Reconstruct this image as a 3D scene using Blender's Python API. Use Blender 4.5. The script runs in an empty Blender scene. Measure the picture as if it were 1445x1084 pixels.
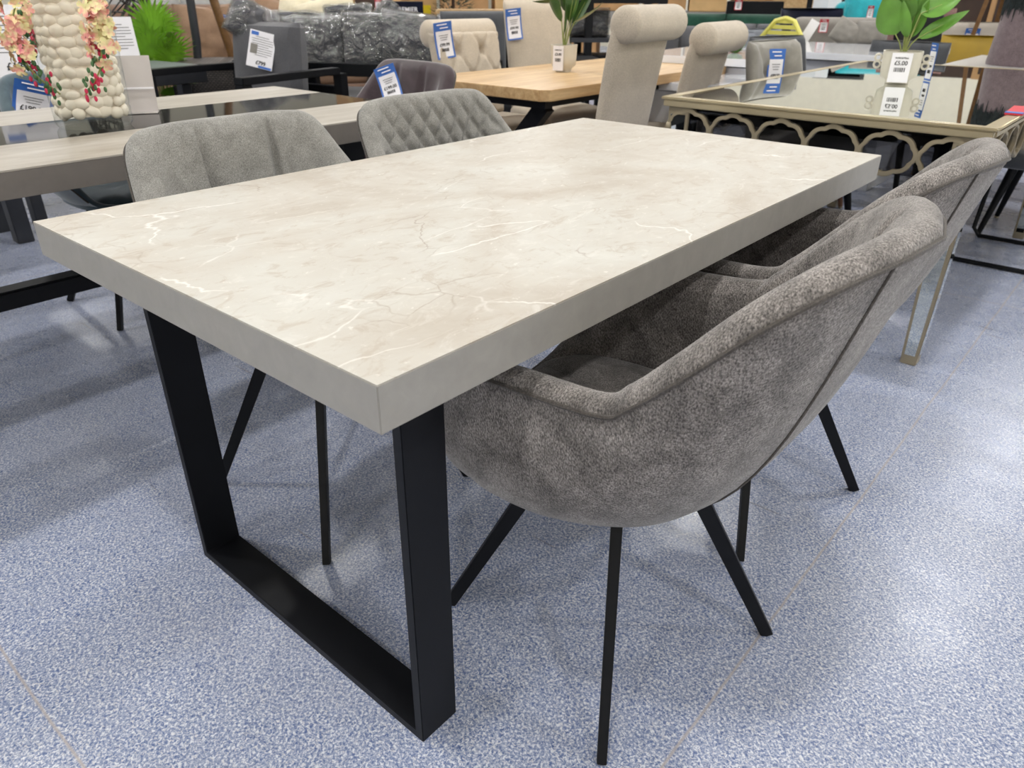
import bpy, math, random
import numpy as np
from mathutils import Vector, Matrix, noise
random.seed(7)
PI = math.pi
S = bpy.context.scene
COL = S.collection

# ------------------------------------------------------------------ camera
CAM = np.array([0.5365, -0.4135, 1.1155])
YAW, PITCH, ROLL, FPX = -0.7091, 0.4887, 0.0054, 1040.7
def cam_axes():
    cy, sy = math.cos(YAW), math.sin(YAW); cp, sp = math.cos(PITCH), math.sin(PITCH)
    f = np.array([sy*cp, cy*cp, -sp]); r = np.array([cy, -sy, 0.]); u = np.cross(r, f)
    cr, sr = math.cos(ROLL), math.sin(ROLL)
    return cr*r+sr*u, -sr*r+cr*u, f
RX, RU, RF = cam_axes()
cam_data = bpy.data.cameras.new('camera')
cam = bpy.data.objects.new('camera', cam_data); COL.objects.link(cam)
M = Matrix.Identity(4)
for i in range(3):
    M[i][0] = RX[i]; M[i][1] = RU[i]; M[i][2] = -RF[i]; M[i][3] = CAM[i]
cam.matrix_world = M
cam_data.sensor_width = 36; cam_data.sensor_fit = 'HORIZONTAL'
cam_data.lens = FPX/1445*36
cam_data.clip_start = 0.02; cam_data.clip_end = 100
S.cycles.transparent_max_bounces = 24; S.cycles.max_bounces = 10
cam_data.dof.use_dof = True; cam_data.dof.focus_distance = 1.25; cam_data.dof.aperture_fstop = 7.5
S.camera = cam
def ray(px, py):
    return RF + RX*(px-722.5)/FPX - RU*(py-542)/FPX
def at(px, py, dist):
    """world point seen at a photo pixel, at a horizontal distance from the lens"""
    d = ray(px, py); return CAM + d*dist/math.hypot(d[0], d[1])
def onz(px, py, z):
    d = ray(px, py); return CAM + d*(z-CAM[2])/d[2]

# ------------------------------------------------------------------ view, world
S.view_settings.view_transform = 'Standard'; S.view_settings.look = 'None'
S.view_settings.exposure = 0.13; S.view_settings.gamma = 1; S.view_settings.use_curve_mapping = False
w = bpy.data.worlds.new('world'); S.world = w; w.use_nodes = True
w.node_tree.nodes['Background'].inputs[0].default_value = (0.9, 0.95, 1.0, 1)
w.node_tree.nodes['Background'].inputs[1].default_value = 0.25
# ceiling lamps: area lights sit in the ceiling fittings built further down
CEIL, HANG = 4.5, 3.95
LAMPS = [(x, y) for x in (-9.8, -7.3, -4.8, -2.3, 0.2, 2.7, 5.2) for y in (-3.9, -0.6, 2.7, 6.0, 9.3, 12.6)]
LAMP_W, UP_W = 28, 6.2
for (x, y) in LAMPS:
    for pw, dz, rx in ((LAMP_W, -0.035, 0), (UP_W, 0.035, math.pi)):
        L = bpy.data.lights.new('ceiling_lamp', 'AREA'); L.shape = 'RECTANGLE'; L.size = 0.20; L.size_y = 0.20
        L.energy = pw; L.color = (1.0, 0.99, 0.98)
        o = bpy.data.objects.new('ceiling_lamp_light', L); COL.objects.link(o); o.location = (x, y, HANG+dz); o.rotation_euler = (rx, 0, 0)

# ------------------------------------------------------------------ materials
MATS = {}
def nt(name):
    m = bpy.data.materials.new(name); m.use_nodes = True
    t = m.node_tree; b = t.nodes['Principled BSDF']; return m, t, b
def N(t, typ, **kw):
    n = t.nodes.new(typ)
    for k, v in kw.items():
        if k in n.inputs: n.inputs[k].default_value = v
        else: setattr(n, k, v)
    return n
def coords(t, scale=(1, 1, 1), rot=(0, 0, 0)):
    c = N(t, 'ShaderNodeTexCoord'); m = N(t, 'ShaderNodeMapping')
    m.inputs['Scale'].default_value = scale; m.inputs['Rotation'].default_value = rot
    t.links.new(c.outputs['Object'], m.inputs['Vector']); return m.outputs[0]
def noise_n(t, vec, scale, detail=3, rough=.5, dist=0):
    n = N(t, 'ShaderNodeTexNoise'); n.inputs['Scale'].default_value = scale; n.inputs['Detail'].default_value = detail
    n.inputs['Roughness'].default_value = rough; n.inputs['Distortion'].default_value = dist
    t.links.new(vec, n.inputs['Vector']); return n.outputs['Fac']
def ramp(t, fac, stops):
    r = N(t, 'ShaderNodeValToRGB'); e = r.color_ramp.elements
    while len(e) < len(stops): e.new(0.5)
    for i, (p, c) in enumerate(stops):
        e[i].position = p; e[i].color = (c[0], c[1], c[2], 1) if not isinstance(c, (int, float)) else (c, c, c, 1)
    t.links.new(fac, r.inputs[0]); return r.outputs[0]
def mix(t, fac, a, b, mode='MIX'):
    m = N(t, 'ShaderNodeMix'); m.data_type = 'RGBA'; m.blend_type = mode
    for s, v in ((m.inputs[0], fac), (m.inputs[6], a), (m.inputs[7], b)):
        if hasattr(v, 'links') or hasattr(v, 'is_linked'): t.links.new(v, s)
        else: s.default_value = v if isinstance(v, (int, float)) else (v[0], v[1], v[2], 1)
    return m.outputs[2]
def bump(t, b, h, strength=.3, dist=.002):
    n = N(t, 'ShaderNodeBump'); n.inputs['Strength'].default_value = strength; n.inputs['Distance'].default_value = dist
    t.links.new(h, n.inputs['Height']); t.links.new(n.outputs[0], b.inputs['Normal'])
def srgb(r, g, b):
    f = lambda c: ((c/255+.055)/1.055)**2.4 if c > 10 else c/255/12.92
    return (f(r), f(g), f(b))
def plain(name, col, rough=.5, metal=0, var=.0, spec=None, coat=0, bumps=0, bscale=200):
    if name in MATS: return MATS[name]
    m, t, b = nt(name); b.inputs['Roughness'].default_value = rough; b.inputs['Metallic'].default_value = metal
    if spec is not None: b.inputs['Specular IOR Level'].default_value = spec
    b.inputs['Coat Weight'].default_value = coat
    v = coords(t); n = noise_n(t, v, 9, 4)
    d = [c*(1-var) for c in col]; e = [min(1, c*(1+var)) for c in col]
    t.links.new(ramp(t, n, [(.3, d), (.7, e)]), b.inputs['Base Color'])
    if bumps: bump(t, b, noise_n(t, v, bscale, 2), bumps, .001)
    MATS[name] = m; return m
def fabric(name, col, var=.25, fine=.22, scale=420, patch=14, rough=.95, bs=.5, sheen=.25, weave=False):
    if name in MATS: return MATS[name]
    m, t, b = nt(name); b.inputs['Roughness'].default_value = rough; b.inputs['Specular IOR Level'].default_value = .15
    b.inputs['Sheen Weight'].default_value = sheen; b.inputs['Sheen Roughness'].default_value = .45
    v = coords(t); vs = coords(t, (1, 1, .55))
    big = noise_n(t, v, patch, 5, .62, .4); fin = noise_n(t, vs, scale, 2, .6)
    c1 = ramp(t, big, [(.32, [c*(1-var) for c in col]), (.66, [min(1, c*(1+var)) for c in col])])
    c2 = ramp(t, fin, [(.34, 1-fine*2), (.62, 1.0), (.78, 1+fine)])
    c = mix(t, 1.0, c1, c2, 'MULTIPLY')
    h = fin
    if weave:
        w1 = N(t, 'ShaderNodeTexWave'); w1.wave_type = 'BANDS'; w1.bands_direction = 'DIAGONAL'
        w1.inputs['Scale'].default_value = 95; w1.inputs['Distortion'].default_value = 6; w1.inputs['Detail'].default_value = 2
        w1.inputs['Detail Scale'].default_value = 3
        t.links.new(v, w1.inputs['Vector'])
        wc = ramp(t, w1.outputs['Fac'], [(.1, .74), (.6, 1.08)])
        c = mix(t, 0.75, c, mix(t, 1.0, c, wc, 'MULTIPLY'))
        h = mix(t, .5, fin, w1.outputs['Fac'])
    t.links.new(c, b.inputs['Base Color'])
    bump(t, b, h, bs, .0016)
    MATS[name] = m; return m

M_BLACK = plain('black_powder_coat', (.005, .0055, .0075), .45, .0, .15, bumps=.08, bscale=900, spec=.22)
M_DARKMETAL = plain('charcoal_metal', srgb(52, 54, 60), .5, .2, .1)
M_GREYFAB = fabric('grey_chenille', srgb(148, 142, 138), var=.38, fine=.36, scale=460, patch=20, weave=True, sheen=.3)
M_GREYFAB2 = fabric('light_grey_chenille', srgb(158, 156, 151), var=.16, fine=.24, scale=620, patch=22, sheen=.25)
M_PIPE = fabric('grey_piping', srgb(92, 87, 83), var=.1, fine=.2)
M_BEIGE = fabric('beige_linen', srgb(205, 192, 174), var=.05, fine=.10, scale=420, patch=9)
M_BEIGE2 = fabric('oatmeal_linen', srgb(196, 184, 168), var=.06, fine=.13, scale=420, patch=9)
M_TEALV = fabric('slate_velvet', srgb(84, 100, 108), var=.3, fine=.05, patch=10, rough=.7, bs=.1, sheen=.8)
M_PLUM = fabric('plum_velvet', srgb(74, 62, 66), var=.28, fine=.05, patch=9, rough=.7, bs=.1, sheen=.6)
M_DGREYV = fabric('dark_grey_velvet', srgb(72, 74, 78), var=.2, fine=.05, patch=8, rough=.75, bs=.1, sheen=.4)
M_GREYV = fabric('dove_grey_velvet', srgb(140, 136, 128), var=.16, fine=.05, patch=8, rough=.75, bs=.1, sheen=.5)
M_BLUEGREY = fabric('blue_grey_fabric', srgb(128, 132, 140), var=.12, fine=.08)
M_CUSH = fabric('charcoal_cushion', srgb(92, 92, 96), var=.06, fine=.08, scale=300)
M_BROWN = fabric('mocha_sofa_cloth', srgb(150, 122, 100), var=.10, fine=.08, scale=300)
M_BROWN2 = fabric('dark_mocha_cloth', srgb(122, 98, 84), var=.10, fine=.08, scale=300)
M_CREAMC = fabric('cream_cushion', srgb(226, 216, 190), var=.05, fine=.1)
M_GREYSOFA = fabric('pale_grey_sofa', srgb(160, 160, 158), var=.08, fine=.1)
M_STONEF = fabric('stone_grey_cloth', srgb(142, 138, 132), var=.08, fine=.1)
M_NAVY = fabric('navy_velvet', srgb(20, 24, 44), var=.2, fine=.05, rough=.8, bs=.1)
M_TURQ = fabric('turquoise_velvet', srgb(40, 158, 170), var=.15, fine=.05, rough=.7, bs=.1, sheen=.6)
M_GREENV = fabric('bottle_green_velvet', srgb(28, 66, 52), var=.2, fine=.05, rough=.8, bs=.1)
M_MAUVE = fabric('mauve_suede', srgb(122, 108, 112), var=.14, fine=.12, scale=260, patch=30)
M_FRINGE = fabric('dark_fringe', srgb(44, 50, 52), var=.4, fine=.2, patch=40)
M_WHITE = plain('white_gloss', srgb(226, 228, 234), .12, 0, .01, coat=.5)
M_PAPER = plain('white_paper', srgb(238, 236, 240), .55, 0, .01)
M_BLUE = plain('blue_tag_card', srgb(58, 108, 190), .4, 0, .05)
M_RED = plain('red_tag_card', srgb(205, 45, 60), .4, 0, .05)
M_INK = plain('black_ink', srgb(40, 38, 42), .6, 0, .05)
M_GREYINK = plain('grey_ink', srgb(110, 108, 112), .6, 0, .05)
M_YELLOW = plain('yellow_plastic', srgb(214, 208, 104), .4, 0, .05)
M_MUST = plain('mustard_shell', srgb(158, 128, 14), .5, 0, .08)
M_TAUPE = plain('taupe_leather', srgb(164, 156, 146), .5, 0, .04)
M_CARTON = plain('cardboard', srgb(182, 142, 98), .85, 0, .10)
M_CARTON2 = plain('kraft_cardboard', srgb(206, 170, 120), .85, 0, .08)
M_CHAMP = plain('champagne_gilt', srgb(196, 182, 150), .30, .55, .08)
M_CHAMPD = plain('dull_champagne', srgb(168, 156, 132), .38, .5, .08)
M_MIRROR = plain('mirror_glass', (.82, .85, .80), .015, 1.0, .0)
M_DGLASS = plain('black_glass', (.010, .011, .012), .06, 0, .0, spec=.22)
M_GTABLE = plain('grey_outdoor_top', srgb(112, 118, 120), .35, 0, .12)
M_STONETOP = plain('pale_stone_top', srgb(176, 174, 172), .3, 0, .03)
M_STOCK = plain('dark_brown_wood', srgb(62, 42, 32), .5, 0, .2)
M_RACK = plain('grey_rack_steel', srgb(150, 148, 146), .45, .3, .05)
M_LEAF = plain('leaf_green', srgb(92, 138, 50), .38, 0, .30, spec=.5)
M_LEAF2 = plain('deep_leaf_green', srgb(66, 98, 44), .32, 0, .30, spec=.6)
M_PALM = plain('palm_green', srgb(108, 160, 28), .45, 0, .28)
M_BUSH = plain('fir_green', srgb(38, 58, 36), .7, 0, .3)
M_STEM = plain('stem_green', srgb(150, 160, 90), .5, 0, .2)
M_SOIL = plain('potting_soil', srgb(70, 54, 42), .9, 0, .3)
M_CERAM = plain('stoneware', srgb(204, 198, 184), .4, 0, .05)
M_PEBBLE = plain('white_pebble', srgb(244, 234, 218), .55, 0, .05)
M_PETAL = None

def mat_marble():
    m, t, b = nt('stone_effect_laminate'); v = coords(t, (1, .75, 1), (0, 0, .35))
    b.inputs['Roughness'].default_value = .45; b.inputs['Specular IOR Level'].default_value = .35
    cloud = noise_n(t, v, 2.6, 6, .6, .9)
    c = ramp(t, cloud, [(.3, srgb(170, 160, 147)), (.46, srgb(184, 178, 168)), (.6, srgb(190, 187, 179)), (.75, srgb(204, 202, 196))])
    v2 = coords(t, (2.6, 1.0, 1), (0, 0, -.5))
    streak = noise_n(t, v2, 9, 7, .68, 1.4)
    c = mix(t, ramp(t, streak, [(.60, 0), (.78, .55)]), c, srgb(220, 217, 210))
    c = mix(t, ramp(t, noise_n(t, coords(t, (1.2, 2.2, 1), (0, 0, .8)), 5.5, 8, .72, 1.8), [(.60, 0), (.74, .55)]), c, srgb(156, 138, 120))
    fm = noise_n(t, coords(t, (1.4, .8, 1), (0, 0, .5)), 22, 8, .7, .8)
    c = mix(t, ramp(t, fm, [(.36, .5), (.46, 0)]), c, srgb(164, 150, 134)); c = mix(t, ramp(t, fm, [(.56, 0), (.7, .4)]), c, srgb(212, 209, 202))
    # veins: warped cell edges, kept only in patches
    def crack(scale, rot, sc, wid, thr, sd, warp):
        vv = coords(t, sc, rot); ad = N(t, 'ShaderNodeVectorMath'); ad.operation = 'ADD'; ad.inputs[1].default_value = (sd, sd*.37, sd*1.7); t.links.new(vv, ad.inputs[0])
        nz = N(t, 'ShaderNodeTexNoise'); nz.inputs['Scale'].default_value = 7; nz.inputs['Detail'].default_value = 5; t.links.new(ad.outputs[0], nz.inputs['Vector'])
        sb = N(t, 'ShaderNodeVectorMath'); sb.operation = 'MULTIPLY_ADD'; sb.inputs[1].default_value = (warp, warp, warp); t.links.new(nz.outputs['Color'], sb.inputs[0]); t.links.new(ad.outputs[0], sb.inputs[2])
        vo = N(t, 'ShaderNodeTexVoronoi'); vo.feature = 'DISTANCE_TO_EDGE'; vo.inputs['Scale'].default_value = scale; t.links.new(sb.outputs[0], vo.inputs['Vector'])
        line = ramp(t, vo.outputs['Distance'], [(0, 1), (wid, 0)])
        g = ramp(t, noise_n(t, ad.outputs[0], 4.3, 3, .5), [(thr, 0), (thr+.07, 1)])
        return mix(t, 1.0, line, g, 'MULTIPLY')
    k = lambda f, q: mix(t, 1., f, (q, q, q), 'MULTIPLY')
    c = mix(t, k(crack(3.0, (0, 0, .5), (1, .5, 1), .008, .50, 3.1, .16), .75), c, srgb(226, 224, 219))
    c = mix(t, k(crack(7.0, (0, 0, -.6), (1, .6, 1), .014, .56, 9.3, .10), .6), c, srgb(224, 221, 215))
    c = mix(t, k(crack(4.2, (0, 0, 1.2), (1, .6, 1), .006, .54, 6.7, .14), .6), c, srgb(134, 116, 98))
    c = mix(t, k(crack(10., (0, 0, .2), (1, .7, 1), .016, .60, 15.7, .08), .5), c, srgb(142, 124, 106))
    c = mix(t, ramp(t, noise_n(t, v, 70, 4, .6), [(.66, 0), (.72, .5)]), c, srgb(220, 217, 210))
    t.links.new(c, b.inputs['Base Color'])
    bump(t, b, noise_n(t, v, 260, 3), .06, .0005)
    return m
def mat_edge(name, col):
    m, t, b = nt(name); v = coords(t); b.inputs['Roughness'].default_value = .45
    n = noise_n(t, v, 28, 6, .65, .5); n2 = noise_n(t, v, 5, 3)
    c = ramp(t, n, [(.3, [x*.9 for x in col]), (.6, col), (.8, [min(1, x*1.09) for x in col])])
    c = mix(t, ramp(t, n2, [(.55, 0), (.8, .25)]), c, [col[0]*.95, col[1]*.88, col[2]*.82])
    t.links.new(c, b.inputs['Base Color']); return m
def mat_floor():
    m, t, b = nt('blue_flecked_vinyl'); v = coords(t, (1, 1, 1))
    vf = coords(t, (1, 1, 1), (0, 0, .6))
    b.inputs['Specular IOR Level'].default_value = .5
    n1 = noise_n(t, vf, 210, 2, .55, .6); n2 = noise_n(t, coords(t, (1.0, 1.6, 1), (0, 0, 1.9)), 150, 3, .6, .8)
    c = ramp(t, n1, [(.34, srgb(88, 106, 150)), (.45, srgb(136, 148, 178)), (.54, srgb(164, 171, 193)), (.64, srgb(216, 219, 226))])
    c = mix(t, ramp(t, n2, [(.58, 0), (.66, .85)]), c, srgb(214, 212, 214))
    c = mix(t, ramp(t, noise_n(t, vf, 120, 3, .6, 1.0), [(.62, 0), (.70, .7)]), c, srgb(70, 86, 130))
    # scuffs and dirt
    c = mix(t, ramp(t, noise_n(t, v, 1.6, 5, .6, .5), [(.45, 0), (.8, .35)]), c, srgb(150, 151, 162))
    # welded seams between the vinyl sheets, two metres apart (x = 0.22) and a few butt joints
    sx = N(t, 'ShaderNodeSeparateXYZ'); t.links.new(v, sx.inputs[0])
    wob = noise_n(t, v, 3, 2)
    def seam(axis, off, period, wid):
        a = N(t, 'ShaderNodeMath'); a.operation = 'ADD'; a.inputs[1].default_value = -off + period*50.5
        t.links.new(sx.outputs[axis], a.inputs[0])
        wb = N(t, 'ShaderNodeMath'); wb.operation = 'MULTIPLY_ADD'; wb.inputs[1].default_value = .012
        t.links.new(wob, wb.inputs[0]); t.links.new(a.outputs[0], wb.inputs[2])
        mo = N(t, 'ShaderNodeMath'); mo.operation = 'PINGPONG'; mo.inputs[1].default_value = period/2; t.links.new(wb.outputs[0], mo.inputs[0])
        d = N(t, 'ShaderNodeMath'); d.operation = 'SUBTRACT'; d.inputs[0].default_value = period/2; t.links.new(mo.outputs[0], d.inputs[1])
        return ramp(t, d.outputs[0], [(0, 1), (wid, 1), (wid*1.6, 0)])
    c = mix(t, seam(0, .23, 3.3, .0022), c, srgb(176, 168, 166))
    c = mix(t, seam(1, -.28, 3.3, .0022), c, srgb(176, 168, 166))
    sc_ = noise_n(t, coords(t, (1.2, 14, 1), (0, 0, .9)), 2.3, 2, .5, .8)
    c = mix(t, ramp(t, sc_, [(.735, 0), (.75, .45)]), c, srgb(118, 112, 112))
    t.links.new(c, b.inputs['Base Color'])
    t.links.new(ramp(t, noise_n(t, v, 6, 5, .6), [(.3, .22), (.7, .34)]), b.inputs['Roughness'])
    bump(t, b, noise_n(t, v, 60, 3), .05, .001)
    return m
def mat_wood(name, c1, c2, scale=1, rot=0, rough=.4):
    m, t, b = nt(name); v = coords(t, (9*scale, .8*scale, 9*scale), (0, 0, rot)); b.inputs['Roughness'].default_value = rough
    n = noise_n(t, v, 2.4, 8, .62, 1.2); n2 = noise_n(t, coords(t, (60, 3, 60), (0, 0, rot)), 3, 3)
    c = ramp(t, n, [(.3, c1), (.55, [(a+b_)/2 for a, b_ in zip(c1, c2)]), (.72, c2)])
    c = mix(t, .25, c, mix(t, 1, c, ramp(t, n2, [(.3, .6), (.7, 1.2)]), 'MULTIPLY'))
    t.links.new(c, b.inputs['Base Color']); return m
def mat_concrete():
    m, t, b = nt('concrete_effect_top'); b.inputs['Roughness'].default_value = .38
    c = ramp(t, noise_n(t, coords(t, (6, 1, 1)), 3.5, 8, .65, .7), [(.3, srgb(152, 143, 130)), (.55, srgb(172, 165, 154)), (.75, srgb(190, 184, 176))])
    t.links.new(c, b.inputs['Base Color']); return m
def mat_rattan(name, col):
    m, t, b = nt(name); b.inputs['Roughness'].default_value = .5
    v = coords(t, (1, 1, 1)); w1 = N(t, 'ShaderNodeTexBrick')
    w1.inputs['Scale'].default_value = 22; w1.inputs['Mortar Size'].default_value = .06
    w1.inputs['Color1'].default_value = (*col, 1); w1.inputs['Color2'].default_value = (*[c*.6 for c in col], 1); w1.inputs['Mortar'].default_value = (.01, .01, .01, 1)
    mp = N(t, 'ShaderNodeMapping'); mp.inputs['Rotation'].default_value = (PI/2, 0, 0)
    c = N(t, 'ShaderNodeTexCoord'); t.links.new(c.outputs['Object'], mp.inputs[0]); t.links.new(mp.outputs[0], w1.inputs['Vector'])
    t.links.new(w1.outputs['Color'], b.inputs['Base Color']); bump(t, b, w1.outputs['Fac'], -.8, .004); return m
def mat_glass(name, tint=(.95, .98, .96), rough=.0, thin=False):
    m, t, b = nt(name)
    if thin:
        # clear film: mostly see-through with a gloss coat
        out = t.nodes['Material Output']; tr = N(t, 'ShaderNodeBsdfTransparent'); gl = N(t, 'ShaderNodeBsdfGlossy')
        tr.inputs[0].default_value = (*tint, 1); gl.inputs['Roughness'].default_value = .10
        if thin == 'glass':
            gl.inputs['Roughness'].default_value = .02
            lw = N(t, 'ShaderNodeLayerWeight'); lw.inputs['Blend'].default_value = .5; fr = ramp(t, lw.outputs['Facing'], [(.0, .04), (.6, .07), (.85, .25), (1, .7)])
            mx = N(t, 'ShaderNodeMixShader'); t.links.new(fr, mx.inputs[0]); t.links.new(tr.outputs[0], mx.inputs[1]); t.links.new(gl.outputs[0], mx.inputs[2])
            t.links.new(mx.outputs[0], out.inputs[0]); return m
        v = coords(t); bp = N(t, 'ShaderNodeBump'); bp.inputs['Strength'].default_value = 1; bp.inputs['Distance'].default_value = .05
        t.links.new(noise_n(t, coords(t, (1, 2.2, 1), (0, .5, .4)), 13, 4, .55, 1.6), bp.inputs['Height'])
        t.links.new(bp.outputs[0], gl.inputs['Normal'])
        fr = N(t, 'ShaderNodeLayerWeight'); fr.inputs['Blend'].default_value = .5; t.links.new(bp.outputs[0], fr.inputs['Normal'])
        r = ramp(t, fr.outputs['Facing'], [(0, .16), (.6, .3), (1, .7)])
        mx = N(t, 'ShaderNodeMixShader'); t.links.new(r, mx.inputs[0]); t.links.new(tr.outputs[0], mx.inputs[1]); t.links.new(gl.outputs[0], mx.inputs[2])
        t.links.new(mx.outputs[0], out.inputs[0]); return m
    b.inputs['Base Color'].default_value = (*tint, 1); b.inputs['Transmission Weight'].default_value = 1
    b.inputs['Roughness'].default_value = rough; b.inputs['IOR'].default_value = 1.45
    return m
def mat_petal():
    m, t, b = nt('hydrangea_petal'); b.inputs['Roughness'].default_value = .6
    v = coords(t)
    c = ramp(t, noise_n(t, v, 34, 3, .6), [(.30, srgb(228, 120, 140)), (.42, srgb(244, 176, 160)), (.52, srgb(244, 222, 176)), (.64, srgb(232, 228, 160)), (.75, srgb(246, 200, 190))])
    t.links.new(c, b.inputs['Base Color']); b.inputs['Subsurface Weight'].default_value = 0; return m
def mat_ceiling():
    m, t, b = nt('ceiling_tiles'); b.inputs['Roughness'].default_value = .9
    bk = N(t, 'ShaderNodeTexBrick'); bk.offset = 0; bk.inputs['Scale'].default_value = .8; bk.inputs['Brick Width'].default_value = 1; bk.inputs['Row Height'].default_value = 1
    bk.inputs['Mortar Size'].default_value = .012
    bk.inputs['Color1'].default_value = (*srgb(232, 228, 213), 1); bk.inputs['Color2'].default_value = (*srgb(236, 232, 218), 1); bk.inputs['Mortar'].default_value = (*srgb(196, 190, 172), 1)
    t.links.new(coords(t), bk.inputs['Vector']); t.links.new(bk.outputs[0], b.inputs['Base Color']); return m
def mat_emit(name, col, s):
    m, t, b = nt(name); b.inputs['Emission Color'].default_value = (*col, 1); b.inputs['Emission Strength'].default_value = s
    b.inputs['Base Color'].default_value = (*col, 1); return m
M_TOP = mat_marble(); M_EDGE = mat_edge('stone_laminate_edge', srgb(162, 159, 153)); M_EDGE2 = mat_edge('taupe_laminate_edge', srgb(114, 108, 102))
M_FLOOR = mat_floor(); M_CONC = mat_concrete()
M_OAK = mat_wood('pale_oak', srgb(176, 138, 92), srgb(222, 192, 146)); M_POLE = mat_wood('teak_pole', srgb(96, 66, 34), srgb(128, 92, 52), 1)
M_RAT = mat_rattan('grey_brown_rattan', srgb(92, 84, 80)); M_CEIL = mat_ceiling()
M_GLASS = mat_glass('clear_glass', (.97, .985, .975), thin='glass'); M_ACRYL = plain('frosted_acrylic', srgb(196, 190, 188), .15, 0, .01, coat=.6)
M_FILM = mat_glass('plastic_film', (.86, .87, .88), thin=True); M_PETAL = mat_petal()
M_BUD = plain('pink_bud', srgb(214, 52, 92), .5, 0, .2); M_BUDG = plain('green_bud', srgb(72, 112, 70), .6, 0, .2)
M_WALL = plain('warehouse_wall', srgb(232, 227, 210), .85, 0, .03); M_DWALL = plain('dark_display_wall', srgb(60, 58, 60), .8, 0, .05)

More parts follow.
